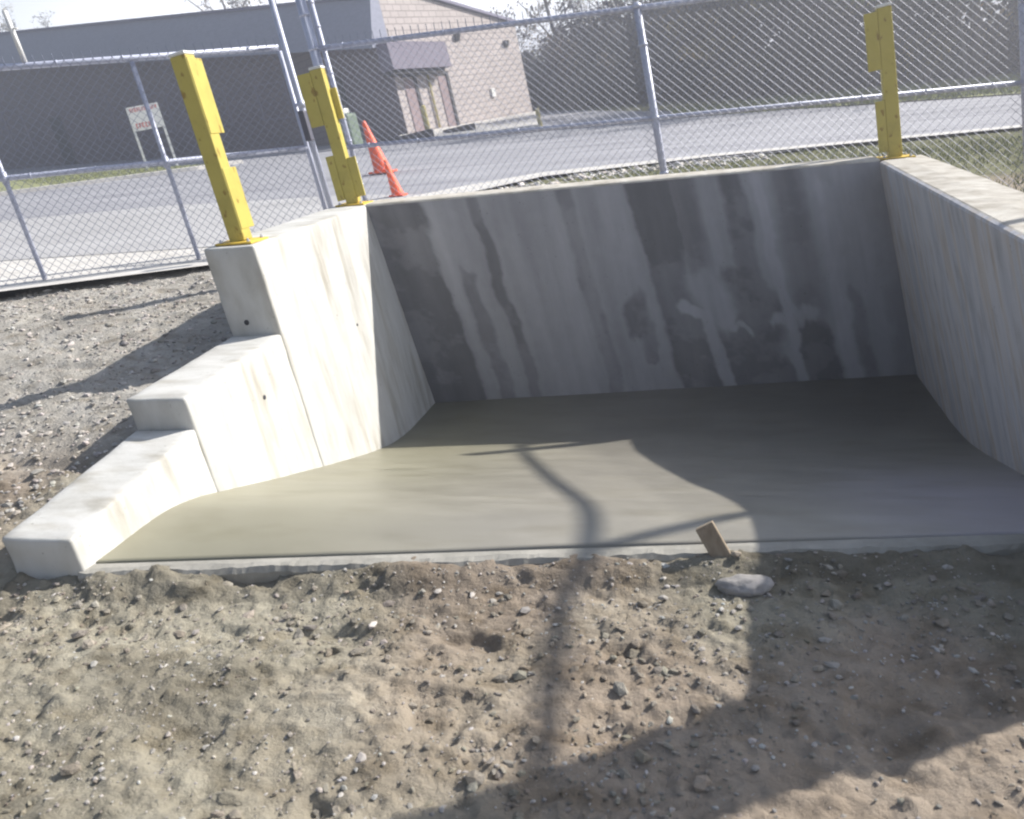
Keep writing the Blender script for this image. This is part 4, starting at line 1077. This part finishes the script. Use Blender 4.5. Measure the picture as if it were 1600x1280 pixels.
for i, (k, x, y) in enumerate(back_row):
    desc = "dark evergreen" if k.startswith('ever') else "tall leafless tree"
    place(k, x, y, rr.uniform(1.0, 1.25) * (0.55 if x < -2 else 0.85 if x < 4 else 1.0), rr.uniform(0, 6), f"{desc} deeper in the woods, {ordn[i]} from the building", "tree", "trees deeper in the woods", "evergreen_tree" if k.startswith('ever') else "bare_tree")
for i in range(13):
    x = -5.6 + i * 1.55 + rr.uniform(-0.3, 0.3); y = 30.6 + 0.055 * (x - 8) ** 2 * 0.5 + rr.uniform(-0.5, 0.5)
    if x < -0.6: y = 43.5 + rr.uniform(-1, 1)
    k = 'brush1' if i % 3 else 'brush2'
    place(k, x, y, rr.uniform(0.75, 1.2), rr.uniform(0, 6), f"low tangled bush along the grass verge, {ordn[i]} from the building", "bush", "bushes along the foot of the woods", "bush")
for i, (k, x, y, s) in enumerate([('bare1', -27.5, 52, 0.95), ('bare3', -22, 50, 1.0), ('bare2', -57, 66, 0.95), ('bare1', -63, 66, 0.9)]):
    place(k, x, y, s, i * 1.7, ["bare tree top above the middle of the building's roof", "wispy bare tree over the building's roof, right of the other", "faint bare tree over the left end of the roof", "leafless tree at the far left above the roof line"][i], "tree", "bare trees behind the building", "bare_tree")
# the far wood, one mass
def far_wood():
    VV = []; TT_ = []
    R = np.random.default_rng(21)
    pal = np.array([[0.30, 0.32, 0.40], [0.55, 0.52, 0.60], [0.85, 0.80, 0.74], [1.35, 1.35, 0.85], [0.20, 0.26, 0.27], [0.8, 0.7, 0.76], [2.4, 1.7, 0.9]])
    for i in range(270):
        low = i >= 170
        x = R.uniform(-14, 32); y = (36.5 if low else 40.5) + R.uniform(0, 5 if low else 12) + max(0, 4 - x) * (1.0 if low else 0.4)
        top = np.interp(x, [-14, -9, -6, -3.5, 0, 4, 7, 32], [2.6, 3.2, 4.0, 4.6, 6.0, 8.5, 12, 13]) * R.uniform(0.7, 1.15)
        r_ = R.uniform(0.9, 2.0); n = int(420 * r_)
        h0 = R.uniform(0.0, 0.35)
        if low: top = R.uniform(1.6, 3.2); h0 = -0.25
        p = R.standard_normal((n, 3)); p /= np.linalg.norm(p, axis=1)[:, None]; p *= (R.random(n) ** 0.45)[:, None]
        lump = 1 + 0.5 * fbm(p[:, 0] * 2 + i, p[:, 2] * 3 + p[:, 1], 5 + i, 3)
        p *= lump[:, None]
        zc = top * (0.5 + h0 / 2); hz_ = top * (0.5 - h0 / 2)
        ctr = np.stack([x + p[:, 0] * r_, y + p[:, 1] * r_, -1.0 + 0.032 * (y - 8.2) + K * (x + p[:, 0] * r_) + zc + p[:, 2] * hz_], 1)
        a = R.standard_normal((n, 3)); a /= np.linalg.norm(a, axis=1)[:, None]; b = R.standard_normal((n, 3)); b -= (b * a).sum(1)[:, None] * a; b /= np.linalg.norm(b, axis=1)[:, None]
        s_ = R.uniform(0.08, 0.24, n)[:, None]
        VV.append(np.stack([ctr + a * s_, ctr + b * s_ * 0.6, ctr - a * s_, ctr - b * s_ * 0.6], 1).reshape(-1, 3))
        c = pal[R.choice(7, p=[.2, .2, .18, .12, .18, .08, .04])] * R.uniform(0.8, 1.2)
        TT_.append(np.repeat(c[None], 4 * n, 0))
    V_ = np.concatenate(VV)
    m = leafmat("far_wood_leaves", (0.09, 0.08, 0.09), (0.13, 0.115, 0.115), (0.19, 0.165, 0.14))
    nt = m.node_tree; b = nt.nodes["Principled BSDF"]; src = b.inputs["Base Color"].links[0].from_socket
    at = nt.nodes.new("ShaderNodeAttribute"); at.attribute_name = "tint"
    mx = nt.nodes.new("ShaderNodeMix"); mx.data_type = 'RGBA'; mx.blend_type = 'MULTIPLY'; mx.inputs["Factor"].default_value = 1
    nt.links.new(src, mx.inputs[6]); nt.links.new(at.outputs["Color"], mx.inputs[7]); nt.links.new(mx.outputs[2], b.inputs["Base Color"])
    o = npmesh("far_wood", V_, np.arange(len(V_)).reshape(-1, 4), m, False)
    tint(o, np.concatenate(TT_))
    tag(o, "dark mass of trees filling the distance beyond the road", "woods", kind="stuff")
far_wood()

# ---------------------------------------------------------------- haze volume added for the veil of lens glare
b = MB(); b.hexa([Vector((-460, -420, -14)), Vector((460, -420, -14)), Vector((460, 470, -14)), Vector((-460, 470, -14)), Vector((-460, -420, 26)), Vector((460, -420, 26)), Vector((460, 470, 26)), Vector((-460, 470, 26))])
m_haze = bpy.data.materials.new("haze"); m_haze.use_nodes = True
hn = m_haze.node_tree; hn.nodes.remove(hn.nodes["Principled BSDF"])
pv = hn.nodes.new("ShaderNodeVolumePrincipled"); pv.inputs["Color"].default_value = (0.86, 0.89, 1.0, 1); pv.inputs["Density"].default_value = 0.009
pv.inputs["Anisotropy"].default_value = 0.45
hn.links.new(pv.outputs[0], hn.nodes["Material Output"].inputs["Volume"])
hz = b.build("haze", m_haze); tag(hz, kind="stuff", label="added haze volume standing in for the pale veil of lens glare", cat="haze")
